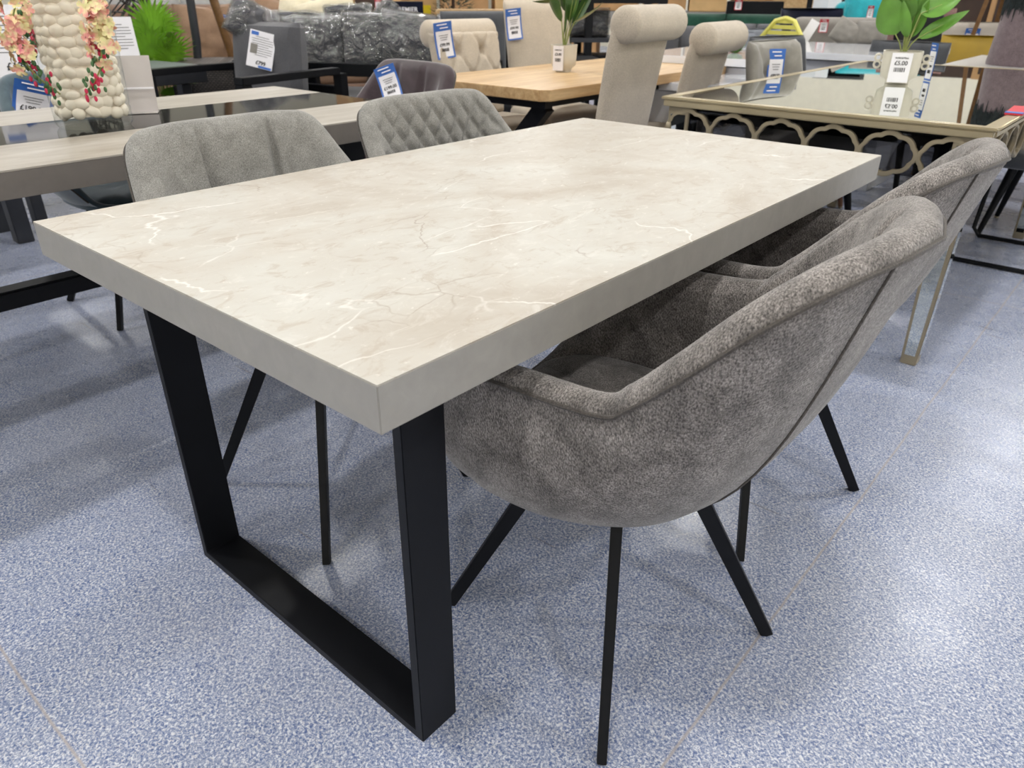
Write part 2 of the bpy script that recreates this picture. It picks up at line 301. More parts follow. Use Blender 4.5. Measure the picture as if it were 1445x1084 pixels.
# ------------------------------------------------------------------ mesh builder
class MB:
    def __init__(s): s.v = []; s.f = []; s.mi = []; s.cur = 0
    def add(s, vs, fs, T=None):
        o = len(s.v)
        if T is not None: vs = [tuple(T @ Vector(p)) for p in vs]
        s.v += [tuple(map(float, p)) for p in vs]; s.f += [tuple(i+o for i in f) for f in fs]; s.mi += [s.cur]*len(fs); return s
    def box(s, c, d, T=None, rz=0, R=None):
        x, y, z = d[0]/2, d[1]/2, d[2]/2
        vs = [(-x,-y,-z),(x,-y,-z),(x,y,-z),(-x,y,-z),(-x,-y,z),(x,-y,z),(x,y,z),(-x,y,z)]
        R_ = Matrix.Translation(c) @ (R if R is not None else Matrix.Rotation(rz, 4, 'Z'))
        if T is not None: R_ = T @ R_
        return s.add(vs, [(0,3,2,1),(4,5,6,7),(0,1,5,4),(1,2,6,5),(2,3,7,6),(3,0,4,7)], R_)
    def grid(s, P, cu=False, cv=False, T=None, flip=False):
        nu, nv = len(P), len(P[0]); vs = [p for r in P for p in r]; fs = []
        for i in range(nu if cu else nu-1):
            for j in range(nv if cv else nv-1):
                a, b = i*nv+j, ((i+1) % nu)*nv+j; c, d = ((i+1) % nu)*nv+(j+1) % nv, i*nv+(j+1) % nv
                fs.append((a, d, c, b) if flip else (a, b, c, d))
        return s.add(vs, fs, T)
    def bar(s, p, q, w0, h0, w1=None, h1=None, up=(0, 0, 1), T=None):
        """straight bar of rectangular section, tapering from (w0,h0) at p to (w1,h1) at q"""
        w1 = w0 if w1 is None else w1; h1 = h0 if h1 is None else h1
        p, q = Vector(p), Vector(q); d = (q-p).normalized(); a = d.cross(Vector(up))
        if a.length < 1e-4: a = d.cross(Vector((1, 0, 0)))
        a.normalize(); b = a.cross(d).normalized()
        vs = []
        for c, w_, h_ in ((p, w0, h0), (q, w1, h1)):
            vs += [c-a*w_/2-b*h_/2, c+a*w_/2-b*h_/2, c+a*w_/2+b*h_/2, c-a*w_/2+b*h_/2]
        return s.add(vs, [(3,2,1,0),(4,5,6,7),(0,1,5,4),(1,2,6,5),(2,3,7,6),(3,0,4,7)], T)
    def tube(s, pts, r, n=8, closed=False, T=None, caps=True):
        pts = [Vector(p) for p in pts]; m = len(pts); rs = r if isinstance(r, (list, tuple)) else [r]*m
        rings = []; nrm = None
        for i, p in enumerate(pts):
            a = pts[(i-1) % m] if (closed or i > 0) else p; b = pts[(i+1) % m] if (closed or i < m-1) else p
            d = (b-a).normalized() if (b-a).length > 1e-9 else Vector((0, 0, 1))
            if nrm is None:
                nrm = d.orthogonal().normalized()
            nrm = (nrm - d*nrm.dot(d)); nrm = nrm.normalized() if nrm.length > 1e-6 else d.orthogonal().normalized()
            bi = d.cross(nrm)
            rings.append([p+(nrm*math.cos(2*PI*k/n)+bi*math.sin(2*PI*k/n))*rs[i] for k in range(n)])
        s.grid(rings, closed, True, T)
        if not closed and caps:
            o = len(s.v)-m*n
            s.f.append(tuple(o+k for k in range(n))); s.f.append(tuple(o+(m-1)*n+n-1-k for k in range(n))); s.mi += [s.cur]*2
        return s
    def lathe(s, prof, n=32, c=(0, 0, 0), T=None, sq=0):
        rows = []
        for (r, z) in prof:
            row = []
            for k in range(n):
                a = 2*PI*k/n; ca, sa = math.cos(a), math.sin(a)
                if sq:
                    g = (abs(ca)**sq+abs(sa)**sq)**(-1/sq); ca *= g; sa *= g
                row.append((c[0]+r*ca, c[1]+r*sa, c[2]+z))
            rows.append(row)
        return s.grid(rows, False, True, T, flip=True)
    def ball(s, c, r, n=12, m=8, T=None):
        rr = r if isinstance(r, (tuple, list)) else (r, r, r)
        rows = [[(c[0]+rr[0]*math.sin(PI*j/m)*math.cos(2*PI*k/n), c[1]+rr[1]*math.sin(PI*j/m)*math.sin(2*PI*k/n), c[2]+rr[2]*math.cos(PI*j/m)) for k in range(n)] for j in range(m+1)]
        return s.grid(rows, False, True, T)
    def prism(s, poly, z0, z1, T=None):
        n = len(poly); vs = [(x, y, z0) for x, y in poly]+[(x, y, z1) for x, y in poly]
        fs = [tuple(range(n-1, -1, -1)), tuple(range(n, 2*n))]+[(i, (i+1) % n, n+(i+1) % n, n+i) for i in range(n)]
        return s.add(vs, fs, T)
    def pillow(s, w_, h_, t_, T=None, n=18, e=.42, crease=0, seed=0, corner=.0):
        """puffed cushion in the local XZ plane, thickness along Y"""
        for sg in (1, -1):
            P = []
            for i in range(n+1):
                row = []
                for j in range(n+1):
                    u, v = -1+2*i/n, -1+2*j/n
                    k = max(0, (1-u**2)*(1-v**2))**e
                    sx = 1-.06*(1-abs(v)**2)*corner*5*abs(u); sz = 1-.06*(1-abs(u)**2)*corner*5*abs(v)
                    d = crease*noise.noise(Vector((u*2.2+seed, v*2.2, sg+seed*1.3)))*k
                    row.append((u*w_/2*sx, sg*(k*t_/2+d), v*h_/2*sz))
                P.append(row)
            s.grid(P, T=T, flip=(sg < 0))
        return s
    def rbox(s, c, d, r=.03, T=None, n=4, puff=0, R=None):
        """rounded block made by inflating a cube grid"""
        hx, hy, hz = d[0]/2, d[1]/2, d[2]/2; r = min(r, hx*.98, hy*.98, hz*.98); k = 8
        R_ = Matrix.Translation(c) @ (R if R is not None else Matrix.Identity(4))
        if T is not None: R_ = T @ R_
        def m(p):
            q = [max(-h+r, min(h-r, x)) for x, h in zip(p, (hx, hy, hz))]
            dv = Vector([a-b for a, b in zip(p, q)])
            if dv.length > 1e-9: dv = dv.normalized()*r
            o = [a+b for a, b in zip(q, dv)]
            if puff:
                o[2] += puff*math.copysign(1, o[2])*max(0, 1-(o[0]/hx)**2)*max(0, 1-(o[1]/hy)**2)*(1 if abs(o[2]) > .5*hz else 0)
            return o
        def ax(h):  # samples concentrated at the rounded ends
            e = [-h+r*(1-math.cos(PI/2*i/n)) for i in range(n+1)]; mid = [-h+r+(2*h-2*r)*i/k for i in range(1, k)]
            return e+mid+[-x for x in reversed(e)]
        X, Y, Z = ax(hx), ax(hy), ax(hz)
        for sg in (1, -1):
            s.grid([[m((x, y, sg*hz)) for y in Y] for x in X], T=R_, flip=sg < 0)
            s.grid([[m((x, sg*hy, z)) for z in Z] for x in X], T=R_, flip=sg > 0)
            s.grid([[m((sg*hx, y, z)) for z in Z] for y in Y], T=R_, flip=sg < 0)
        return s
    def build(s, name, mat, parent=None, smooth=True, bevel=0, angle=38, segs=2, weld=True):
        me = bpy.data.meshes.new(name); me.from_pydata(s.v, [], s.f); me.update()
        for m_ in (mat if isinstance(mat, (list, tuple)) else [mat]): me.materials.append(m_)
        if any(s.mi): me.polygons.foreach_set('material_index', s.mi)
        import bmesh
        bm = bmesh.new(); bm.from_mesh(me)
        if weld: bmesh.ops.remove_doubles(bm, verts=bm.verts, dist=1e-5)
        bmesh.ops.recalc_face_normals(bm, faces=bm.faces)
        if bevel:
            es = [e for e in bm.edges if len(e.link_faces) == 2 and e.calc_face_angle(0) > .5]
            bmesh.ops.bevel(bm, geom=es, offset=bevel, segments=segs, affect='EDGES', clamp_overlap=True)
        bm.to_mesh(me); bm.free()
        if smooth:
            me.polygons.foreach_set('use_smooth', [True]*len(me.polygons)); me.set_sharp_from_angle(angle=math.radians(angle))
        o = bpy.data.objects.new(name, me); COL.objects.link(o)
        if parent is not None: o.parent = parent
        return o
def thing(name, label, cat, loc=(0, 0, 0), rz=0, group=None):
    o = bpy.data.objects.new(name, None); COL.objects.link(o); o.location = loc; o.rotation_euler = (0, 0, rz)
    o.empty_display_size = .1
    return tag(o, label, cat, group)
def tag(o, label, cat, group=None, kind=None):
    o['label'] = label; o['category'] = cat
    if group: o['group'] = group
    if kind: o['kind'] = kind
    return o
def struct(o): o['kind'] = 'structure'; return o
def copy_tree(o, parent=None):
    c = o.copy(); COL.objects.link(c)
    if parent is not None: c.parent = parent
    for ch in list(o.children): copy_tree(ch, c)
    return c
def dup(o, label, loc=None, rz=None, group=None):
    c = copy_tree(o); c['label'] = label
    if loc is not None: c.location = loc
    if rz is not None: c.rotation_euler = (0, 0, rz)
    if group: c['group'] = group
    return c
def text_mesh(s, size, align='CENTER'):
    cu = bpy.data.curves.new('txt', 'FONT'); cu.body = s; cu.size = size; cu.align_x = align; cu.align_y = 'CENTER'; cu.extrude = .0006; cu.offset = size*.012
    o = bpy.data.objects.new('txt', cu); COL.objects.link(o)
    dg = bpy.context.evaluated_depsgraph_get(); me = bpy.data.meshes.new_from_object(o.evaluated_get(dg))
    vs = [tuple(v.co) for v in me.vertices]; fs = [tuple(p.vertices) for p in me.polygons]
    bpy.data.objects.remove(o); bpy.data.curves.remove(cu); bpy.data.meshes.remove(me)
    return vs, fs
def TR(loc=(0, 0, 0), rx=0, ry=0, rz=0):
    return Matrix.Translation(loc) @ Matrix.Rotation(rz, 4, 'Z') @ Matrix.Rotation(ry, 4, 'Y') @ Matrix.Rotation(rx, 4, 'X')

# ------------------------------------------------------------------ setting
o = MB().box((-4, 4.5, -.05), (22, 22, .1)).build('floor', M_FLOOR, smooth=False); struct(o)
o = MB().box((-4, 4.5, CEIL+.05), (22, 22, .1)).build('ceiling', M_CEIL, smooth=False); struct(o)
for nm, c, d in (('wall_back', (-4, 15.45, CEIL/2), (22, .1, CEIL)), ('wall_front', (-4, -6.45, CEIL/2), (22, .1, CEIL)),
                 ('wall_left', (-14.95, 4.5, CEIL/2), (.1, 21.8, CEIL)), ('wall_right', (6.95, 4.5, CEIL/2), (.1, 21.8, CEIL))):
    struct(MB().box(c, d).build(nm, M_WALL, smooth=False))
M_LAMPG = mat_emit('lamp_diffuser', (1, .97, .93), 5)
def lamp_label(x, y):
    return 'suspended square lamp, %s row from left wall, %s from front wall' % (
        ('first', 'second', 'third', 'fourth', 'fifth', 'sixth', 'seventh')[[-9.8, -7.3, -4.8, -2.3, 0.2, 2.7, 5.2].index(x)], ('first', 'second', 'third', 'fourth', 'fifth', 'sixth', 'seventh')[[-3.9, -0.6, 2.7, 6.0, 9.3, 12.6].index(y)])
lp = thing('ceiling_light', lamp_label(*LAMPS[0]), 'ceiling light', (LAMPS[0][0], LAMPS[0][1], CEIL), 0, 'suspended square lamps over the showroom')
dz_ = HANG-CEIL
m = MB(); m.box((.12, 0, dz_), (.02, .26, .05)); m.box((-.12, 0, dz_), (.02, .26, .05)); m.box((0, .12, dz_), (.22, .02, .05)); m.box((0, -.12, dz_), (.22, .02, .05)); m.build('housing', M_WHITE, lp, smooth=False)
m = MB(); m.box((0, 0, dz_), (.218, .218, .03)); m.build('diffuser', M_LAMPG, lp, smooth=False)
for sy in (-1, 1):
    m = MB()
    for sx in (-1, 1): m.tube([(sx*.12, sy*.12, dz_+.02), (0, sy*.12, 0)], .002, 5)
    m.build('suspension_wire', M_DARKMETAL, lp)
for (x, y) in LAMPS[1:]:
    dup(lp, lamp_label(x, y), (x, y, CEIL))

# ------------------------------------------------------------------ the main table
W, L, H, T = 0.9161, 1.6249, 0.76, 0.0603
tb = thing('dining_table', 'stone effect dining table with thick pale top on black metal loop legs', 'dining table')
m = MB(); m.box((-W/2, L/2, H-T/2-.0005), (W, L, T-.001)); m.build('table_edge', M_EDGE, tb, bevel=.0012)
m = MB(); m.box((-W/2, L/2, H-.001), (W-.0014, L-.0014, .002)); m.build('tabletop', M_TOP, tb, smooth=False)
def loop_leg(y0, wd=.0789, th=.0184, xt=.098, xb=.1026):
    z1 = H-T
    q = lambda z: xb+(xt-xb)*z/z1
    outer = [(-q(z1), z1), (-q(0), 0), (-W+q(0), 0), (-W+q(z1), z1)]
    inner = [(-W+q(z1)+th, z1-.012), (-W+q(th)+th, th), (-q(th)-th, th), (-q(z1)-th, z1-.012)]
    mm = MB()
    # closed ring: outer loop with plate on top
    A = [(-q(z1), z1), (-q(0), 0), (-W+q(0), 0), (-W+q(z1), z1)]
    B = [(-q(z1)-th, z1-.008), (-q(0)-th, th), (-W+q(0)+th, th), (-W+q(z1)+th, z1-.008)]
    vs = []
    for y in (y0, y0+wd):
        vs += [(x, y, z) for x, z in A]+[(x, y, z) for x, z in B]
    fs = []
    for i in range(4):
        j = (i+1) % 4
        fs += [(i, j, 4+j, 4+i), (8+i, 12+i, 12+j, 8+j), (i, 8+i, 8+j, j), (4+i, 4+j, 12+j, 12+i)]
    return mm.add(vs, fs)
loop_leg(.1073).build('loop_leg', M_BLACK, tb, bevel=.0012)
loop_leg(L-.1073-.0789).build('loop_leg', M_BLACK, tb, bevel=.0012)

# ------------------------------------------------------------------ tub chairs
def crom(keys, n, i_open=True):
    K = [np.array(k, float) for k in keys]; out = []
    for i in range(len(K)-1):
        p0 = K[i-1] if i > 0 else 2*K[0]-K[1]; p1, p2 = K[i], K[i+1]; p3 = K[i+2] if i+2 < len(K) else 2*K[-1]-K[-2]
        for s_ in range(n):
            t_ = s_/n
            out.append(.5*((2*p1)+(-p0+p2)*t_+(2*p0-5*p1+4*p2-p3)*t_**2+(-p0+3*p1-3*p2+p3)*t_**3))
    out.append(K[-1]); return out
# half profile of the rim, from the middle of the back round to the middle of the seat front (x, y, z)
RIM_A = [(0, .400, .880), (.11, .380, .877), (.205, .342, .862), (.264, .288, .822), (.286, .218, .752), (.288, .155, .692),
         (.287, .108, .666), (.280, -.06, .657), (.270, -.15, .645), (.247, -.215, .590), (.205, -.250, .490), (.11, -.262, .452), (0, -.264, .450)]
RIM_C = [(0, .315, .866), (.15, .312, .864), (.232, .292, .846), (.268, .225, .765), (.286, .150, .690), (.290, .075, .640),
         (.286, -.04, .610), (.272, -.14, .58), (.248, -.205, .53), (.20, -.245, .47), (.11, -.262, .452), (0, -.264, .450)]
BOT = [(0, .180, .414), (.08, .175, .412), (.14, .152, .408), (.175, .115, .402), (.195, .066, .396), (.205, .02, .391),
       (.208, -.04, .383), (.205, -.10, .383), (.19, -.155, .386), (.155, -.195, .39), (.08, -.21, .392), (0, -.213, .392)]
def shell_sections(rim, thick=.047, nseg=7, puff=None, lift=0):
    BB = BOT if len(rim) == len(BOT) else BOT[:8]+[tuple((a+b)/2 for a, b in zip(BOT[7], BOT[8]))]+BOT[8:]
    BB = [(x*(1-lift*3), y*(1-lift*2), z+lift) for x, y, z in BB]
    Rh, Bh = crom(rim, nseg), crom(BB, nseg)
    mir = lambda A: A+[np.array((-p[0], p[1], p[2])) for p in A[-2:0:-1]]
    R_, B_ = mir(Rh), mir(Bh); secs = []; rims = []
    for r, b in zip(R_, B_):
        hgt = r[2]-b[2]; out = np.array((r[0], r[1]*.9, 0)); out /= np.linalg.norm(out)
        bk = max(0, min(1, hgt/.25))
        c1 = b+(r-b)*.18+out*(.072*bk+.015); c2 = b+(r-b)*.62+out*(.030*bk+.004)
        bez = lambda p0, p1, p2, p3, t_: (1-t_)**3*p0+3*(1-t_)**2*t_*p1+3*(1-t_)*t_**2*p2+t_**3*p3
        th = thick*(.55+.45*bk)
        ro = r-np.array((0, 0, th*.42)); outer = [bez(b, c1, c2, ro, k/12) for k in range(1, 13)]
        ri = ro-out*th
        arc = [ro-out*th*.5+out*th*.5*math.cos(PI*k/8)+np.array((0, 0, th*.42*math.sin(PI*k/8))) for k in range(1, 8)]
        si = np.array((b[0]*.93, b[1]*.93, .425)) if hgt > .12 else np.array((b[0]*.9, b[1]*.9, .425))
        d1 = si+(ri-si)*.2+out*(.052*bk); d2 = si+(ri-si)*.62+out*(.022*bk)
        nin = (60 if puff is puff_diamond else 26) if puff else 12
        inner = []
        for k in range(nin+1):
            p = bez(ri, d2, d1, si, k/nin)
            if puff and hgt > .05:
                f_ = math.sin(PI*min(1, k/nin*1.15+.02))**.35 if k < nin else 0
                p = p-out*puff(p)*f_*bk
            inner.append(p)
        c0 = np.array((0, -.02, b[2]-.012)); cs = np.array((0, -.02, .425))
        secs.append([c0, c0+(b-c0)*.55+np.array((0, 0, -.004)), c0+(b-c0)*.88]+[b]+outer+arc+inner+[cs])
        rims.append((ro, out, [c for c in outer]))
    return secs, rims
def ridge(d, wv=.010): return 1-math.exp(-(d/wv)**2)
def puff_panel(p): return .024*min(ridge(abs(abs(p[0])-.088)), 1)
def puff_diamond(p):
    s1 = (p[0]*1.0+p[2]*.70) % .058; s2 = (p[0]*1.0-p[2]*.70) % .058
    if p[1] < .05: return .008
    return .017*(ridge(min(s1, .058-s1), .011)*ridge(min(s2, .058-s2), .008))**.8
def puff_soft(p): return .026*ridge(abs(abs(p[0])-.085), .018)
def tub_chair(label, rim, fabric_m, puff, loc, rz, leg_rz=0, nseg=7, group=None, seat_m=None, lift=.042):
    t = thing('tub_chair', label, 'chair', loc, rz, group)
    secs, rims = shell_sections(rim, nseg=nseg, puff=puff, lift=lift)
    MB().grid([[tuple(p) for p in s_] for s_ in secs], cu=True).build('upholstered_shell', fabric_m, t, angle=80)
    n = len(rims)
    pts = [tuple(r[0]+r[1]*.0015) for r in rims if r[0][2] > .47]
    # reorder so that the run starts at one arm front
    k0 = next(i for i in range(n) if rims[i][0][2] <= .47)
    order = [(k0+i) % n for i in range(n)]
    pts = [tuple(rims[i][0]+rims[i][1]*.0012) for i in order if rims[i][0][2] > .47]
    m_ = MB().tube(pts, .0032, 6)
    m_.build('rim_piping', M_PIPE, t)
    for sg in (1, -1):
        j = int(1.15*nseg) if sg > 0 else n-int(1.15*nseg)
        col = rims[j][2]; MB().tube([tuple(p+rims[j][1]*.0010) for p in col], .0023, 6).build('back_seam', M_PIPE, t)
    # seat pad: rounded block shaped to the shell, with stitched channels
    P = []
    prof = [(0, .018), (.3, .020), (.6, .020), (.85, .014), (.96, .004), (1.0, -.012), (.99, -.03)]
    for k in range(56):
        a = 2*PI*k/56; ca, sa = math.cos(a), math.sin(a); g = (abs(ca)**3.2+abs(sa)**3.2)**(-1/3.2)
        row = []
        for rr, dz in prof:
            x, y = .215*rr*ca*g, -.045+.205*rr*sa*g
            gz = -.014*(1-ridge(abs(abs(x)-.075), .014)) if rr < .97 else 0
            row.append((x, y, .462+dz+gz))
        P.append(row)
    MB().grid(P, cu=True).build('seat_pad', fabric_m, t, angle=80)
    for sx, sy in ((1, 1), (-1, 1), (1, -1), (-1, -1)):
        Rz = Matrix.Rotation(leg_rz, 4, 'Z')
        p = Rz @ Vector((sx*.085, sy*.085, .372+lift)); q = Rz @ Vector((sx*.225, sy*.225, 0)); up = Rz @ Vector((sx*1., -sy*1., 0))
        MB().bar(p, q, .030, .019, .023, .016, up=up).build('leg', M_BLACK, t, bevel=.001)
    MB().lathe([(0, .388+lift), (.11, .388+lift), (.12, .380+lift), (.12, .366+lift), (.11, .360+lift), (0, .360+lift)], 28).build('swivel_plate', M_BLACK, t)
    return t
# local +y is the back of the chair; a chair facing -x has its back towards +x
FA = math.atan2(-.065, -.998)
chA = tub_chair('grey fabric tub armchair nearest the camera, tucked under the right side of the stone table', RIM_A, M_GREYFAB, puff_soft, (-.032, .54, 0), FA+PI/2, leg_rz=math.atan2(.198, -.98)-FA, nseg=14, lift=0)
chB = dup(chA, 'second grey fabric tub armchair, just behind the nearest one, right of the stone table', (-.070, 1.150, 0), FA+PI/2-.03)
chC = tub_chair('grey chair with three vertical back panels on the far side of the stone table', RIM_C, M_GREYFAB2, puff_panel, (-.81, .495, 0), PI/2, nseg=26)
chD = tub_chair('grey chair with diamond quilted back on the far side of the stone table', RIM_C, M_GREYFAB2, puff_diamond, (-.81, 1.10, 0), PI/2-.03, nseg=30)

# ------------------------------------------------------------------ generic builders for the showroom pieces
def P2(px, dist): p = at(px, 60, dist); return (p[0], p[1])
def face_rz(p, extra=0):
    d = CAM[:2]-np.array(p[:2]); return math.atan2(d[0], -d[1])+extra
def spow(v, e): return math.copysign(abs(v)**e, v)
def sheet(curve, w, th, wrap=0, front=None, nx=16, ex=.45, cap=True, T=None, mb=None):
    """thick upholstered panel: centre line `curve` of (y, z), half width w(s), half thickness th(s); front faces -y"""
    n = len(curve); P = []
    wf = w if callable(w) else (lambda s_: w); tf = th if callable(th) else (lambda s_: th)
    for i, (y, z) in enumerate(curve):
        a, b = curve[max(0, i-1)], curve[min(n-1, i+1)]
        ty, tz = b[0]-a[0], b[1]-a[1]; l = math.hypot(ty, tz) or 1; ty /= l; tz /= l
        ny, nz = -tz, ty           # points to the front (-y) when the curve runs upwards
        s_ = i/(n-1); k = 1
        if cap: k = min(1, math.sqrt(max(0, 1-(1-min(1, s_*n/2.5))**2))+.02, math.sqrt(max(0, 1-(1-min(1, (1-s_)*n/2.5))**2))+.02)
        row = []
        for j in range(2*nx):
            sd = 1 if j < nx else -1; u = 1-2*((j % nx)+.5)/nx; u *= sd; q = .4*u+.6*math.sin(PI/2*u)
            x = wf(s_)*q; t_ = sd*tf(s_)*k*math.sqrt(max(0, 1-abs(q)**7))
            if front and t_ > 0: t_ += front(x, z, s_)*min(1, t_/tf(s_)*1.5)
            row.append((x, y+ny*t_-wrap*x*x, z+nz*t_))
        P.append(row)
    mb = mb or MB(); mb.grid(P, cv=True, T=T)
    for r in (0, n-1):
        c = tuple(np.mean(P[r], axis=0)); o = len(mb.v); pts = [tuple(T @ Vector(p)) if T is not None else p for p in P[r]+[c]]
        mb.v += pts; m_ = len(P[r]); mb.f += [(o+k, o+(k+1) % m_, o+m_) for k in range(m_)]; mb.mi += [mb.cur]*m_
    return mb
def price_tag(label, p, rz, w_=.075, h_=.15, price='£199.00', col=None, tilt=0, roll=0, bend=.01, scale=1, group='hanging price tags', head=.24, lines=3):
    col = col or M_BLUE
    t = thing('price_tag', label, 'price tag', tuple(p), rz, group); t.rotation_euler = (tilt, roll, rz)
    def card(w1, z0, z1, off, nz=10):
        mm = MB(); P = []
        for side in (-1, 1):
            G = []
            for i in range(nz+1):
                z = z0+(z1-z0)*i/nz; u = (z+h_)/h_
                y = bend*math.sin(PI*u)+bend*1.2*(1-u)-off+(.0004 if side > 0 else 0)
                G.append([(-w1/2, y, z), (w1/2, y, z)])
            mm.grid(G, flip=side > 0)
        return mm
    card(w_, -h_, 0, 0).build('card', col, t)
    card(w_*.82, -h_*.95, -h_*head, .0012).build('paper_insert', M_PAPER, t)
    def yy(z): u = (z+h_)/h_; return bend*math.sin(PI*u)+bend*1.2*(1-u)-.0026
    mm = MB()
    for k in range(2):
        z = -h_*(.07+.09*k); mm.box((w_*(.05 if k else -.05), yy(z), z), (w_*(.55-.1*k), .0006, h_*.028))
    mm.build('header_print', M_PAPER, t, smooth=False)
    mm = MB()
    for k in range(lines):
        z = -h_*(.36+.06*k); mm.box((0, yy(z), z), (w_*(.5-.08*k), .0006, h_*.014))
    mm.build('text_lines', M_GREYINK, t, smooth=False)
    z = -h_*.62; vs, fs = text_mesh(price, w_*.2)
    MB().add([(x, -zz, y) for x, y, zz in vs], fs, TR((0, yy(z), z))).build('price_lettering', M_INK, t, smooth=False)
    mm = MB(); z = -h_*.76; rr = random.Random(3); x = -w_*.2
    while x < w_*.2:
        b_ = rr.choice((.012, .02, .03))*w_; mm.box((x, yy(z), z), (b_, .0006, h_*.09)); x += b_+rr.choice((.012, .02))*w_
    mm.build('barcode', M_INK, t, smooth=False)
    return t
def hit(px, py, root, off=.012):
    """where the sight line through a photo pixel meets the thing `root`: the place a tag hangs from it"""
    bpy.context.view_layer.update(); d = Vector(ray(px, py)).normalized(); best = None
    for ob in root.children_recursive:
        if ob.type != 'MESH': continue
        mi = ob.matrix_world.inverted(); o_ = mi @ Vector(CAM); t_ = mi @ (Vector(CAM)+d)
        ok, loc, nrm, idx = ob.ray_cast(o_, (t_-o_).normalized())
        if ok:
            w_ = ob.matrix_world @ loc; l = (w_-Vector(CAM)).length
            if best is None or l < best: best = l
    if best is None: print('NO HIT', root.name, px, py); q = root.matrix_world.translation; best = math.hypot(q[0]-CAM[0], q[1]-CAM[1])-.35
    return np.array(Vector(CAM)+d*(best-off))
def sofa(label, L_, D_, Hs, Hb, arm, m1, m2, p, rz, cushions=3, group=None, cat='sofa', pads=True, armh=None, plinth=None, legs=True):
    t = thing('sofa', label, cat, (p[0], p[1], 0), rz, group); armh = armh or Hs+.18
    MB().rbox((0, 0, Hs*.6), (L_, D_, Hs*.6), .04).build('seat_base', m1, t)
    MB().rbox((0, D_/2-.1, (Hb+Hs*.3)/2), (L_, .2, Hb-Hs*.3), .07).build('backrest', m1, t)
    for sg in (-1, 1):
        MB().rbox((sg*(L_/2-arm/2), -.03, armh/2+.06), (arm, D_-.06, armh-.1), .05).build('armrest', m1, t)
    wv = (L_-2*arm)/cushions
    for k in range(cushions):
        x = -L_/2+arm+wv*(k+.5)
        MB().rbox((x, -.08, Hs+.03), (wv*.98, D_-.3, .16), .05, puff=.02).build('seat_cushion', m2, t)
        if not pads:
            for q in range(4): MB().ball((-L_*.33+L_*.22*q, D_/2-.202, Hs+(Hb-Hs)*.62), (.014, .01, .014), 10, 6).build('back_button', M_DGREYV, t)
            continue
        MB().pillow(wv*.99, Hb-Hs+.02, .26, TR((x, D_/2-.27, (Hb+Hs)/2+.06), rx=-.18), crease=.02, seed=k*3.1+p[0]).build('back_cushion', m2, t)
    for sx in (-1, 1):
        for sy in (-1, 1): MB().bar((sx*(L_/2-.08), sy*(D_/2-.08), Hs*.32), (sx*(L_/2-.08), sy*(D_/2-.08), 0), .05, .05, .035, .035).build('leg', M_STOCK, t)
    return t
def carton(label, p, d, rz=0, m=None, z=0, group='cardboard cartons on the far racks', print_=None):
    t = thing('carton', label, 'cardboard box', (p[0], p[1], z), rz, group)
    MB().box((0, 0, d[2]/2), d).build('box_body', m or M_CARTON, t, bevel=.006)
    mm = MB(); mm.box((0, 0, d[2]+.0008), (.05, d[1]*.99, .0016)); mm.box((0, -d[1]/2-.0008, d[2]*.86), (.05, .0016, d[2]*.26)); mm.build('packing_tape', plain('packing_tape', srgb(196, 160, 104), .3), t, smooth=False)
    return t
def scatter_leaf(base, tip, wid, droop=.05, n=8, up=(0, 0, 1), fold=.15, thick=.0008, shape=1.0, roll=0):
    """leaf blade with a folded midrib between base and tip"""
    b, t_ = Vector(base), Vector(tip); d = t_-b; side = d.cross(Vector(up)); side = side.normalized() if side.length > 1e-5 else Vector((1, 0, 0))
    side = Matrix.Rotation(roll, 3, d.normalized()) @ side
    nn = side.cross(d).normalized(); mm = MB()
    for off in (0, -thick):
        P = []
        for i in range(n+1):
            u = i/n; ww = wid*(math.sin(PI*min(.999, u**(.8*shape)))**.8)*(1-.15*u)
            c = b+d*u+nn*(droop*4*u*(1-u))+nn*off
            P.append([tuple(c+side*ww*.5*s_+nn*fold*ww*abs(s_)) for s_ in (-1, -.5, 0, .5, 1)])
        mm.grid(P, flip=off < 0)
    return mm

# ------------------------------------------------------------------ concrete effect table to the left, with its vase
TX0, TX1, TY0, TY1, TZ = -2.40, -1.405, -.75, 1.46, .76
lt = thing('dining_table', 'long concrete effect table with a black glass centre strip, left of the stone table', 'dining table')
m = MB()
for x0, x1 in ((TX0, TX0+.32), (TX1-.335, TX1)): m.box(((x0+x1)/2, (TY0+TY1)/2, TZ-.002), (x1-x0, TY1-TY0, .004))
m.build('tabletop', M_CONC, lt, smooth=False)
m = MB(); m.box(((TX0+TX1)/2, (TY0+TY1)/2, TZ-.034), (TX1-TX0, TY1-TY0, .060)); m.build('table_edge', M_EDGE2, lt, bevel=.001)
m = MB(); m.box(((TX0+.32+TX1-.335)/2, (TY0+TY1)/2, TZ-.002), (TX1-.335-TX0-.32-.002, TY1-TY0-.001, .0038)); m.build('glass_strip', M_DGLASS, lt, smooth=False)
for y in (TY0+.3, TY1-.3):
    for x in (TX0+.14, TX1-.14): MB().bar((x, y, TZ-.064), (x, y, .0), .08, .08).build('leg', M_BLACK, lt, bevel=.002)
    MB().box(((TX0+TX1)/2, y, .315), (TX1-TX0-.36, .06, .05)).build('cross_rail', M_BLACK, lt, bevel=.002)
MB().box((-1.90, (TY0+TY1)/2, .318), (.07, TY1-TY0-.66, .055)).build('stretcher', M_BLACK, lt, bevel=.006)

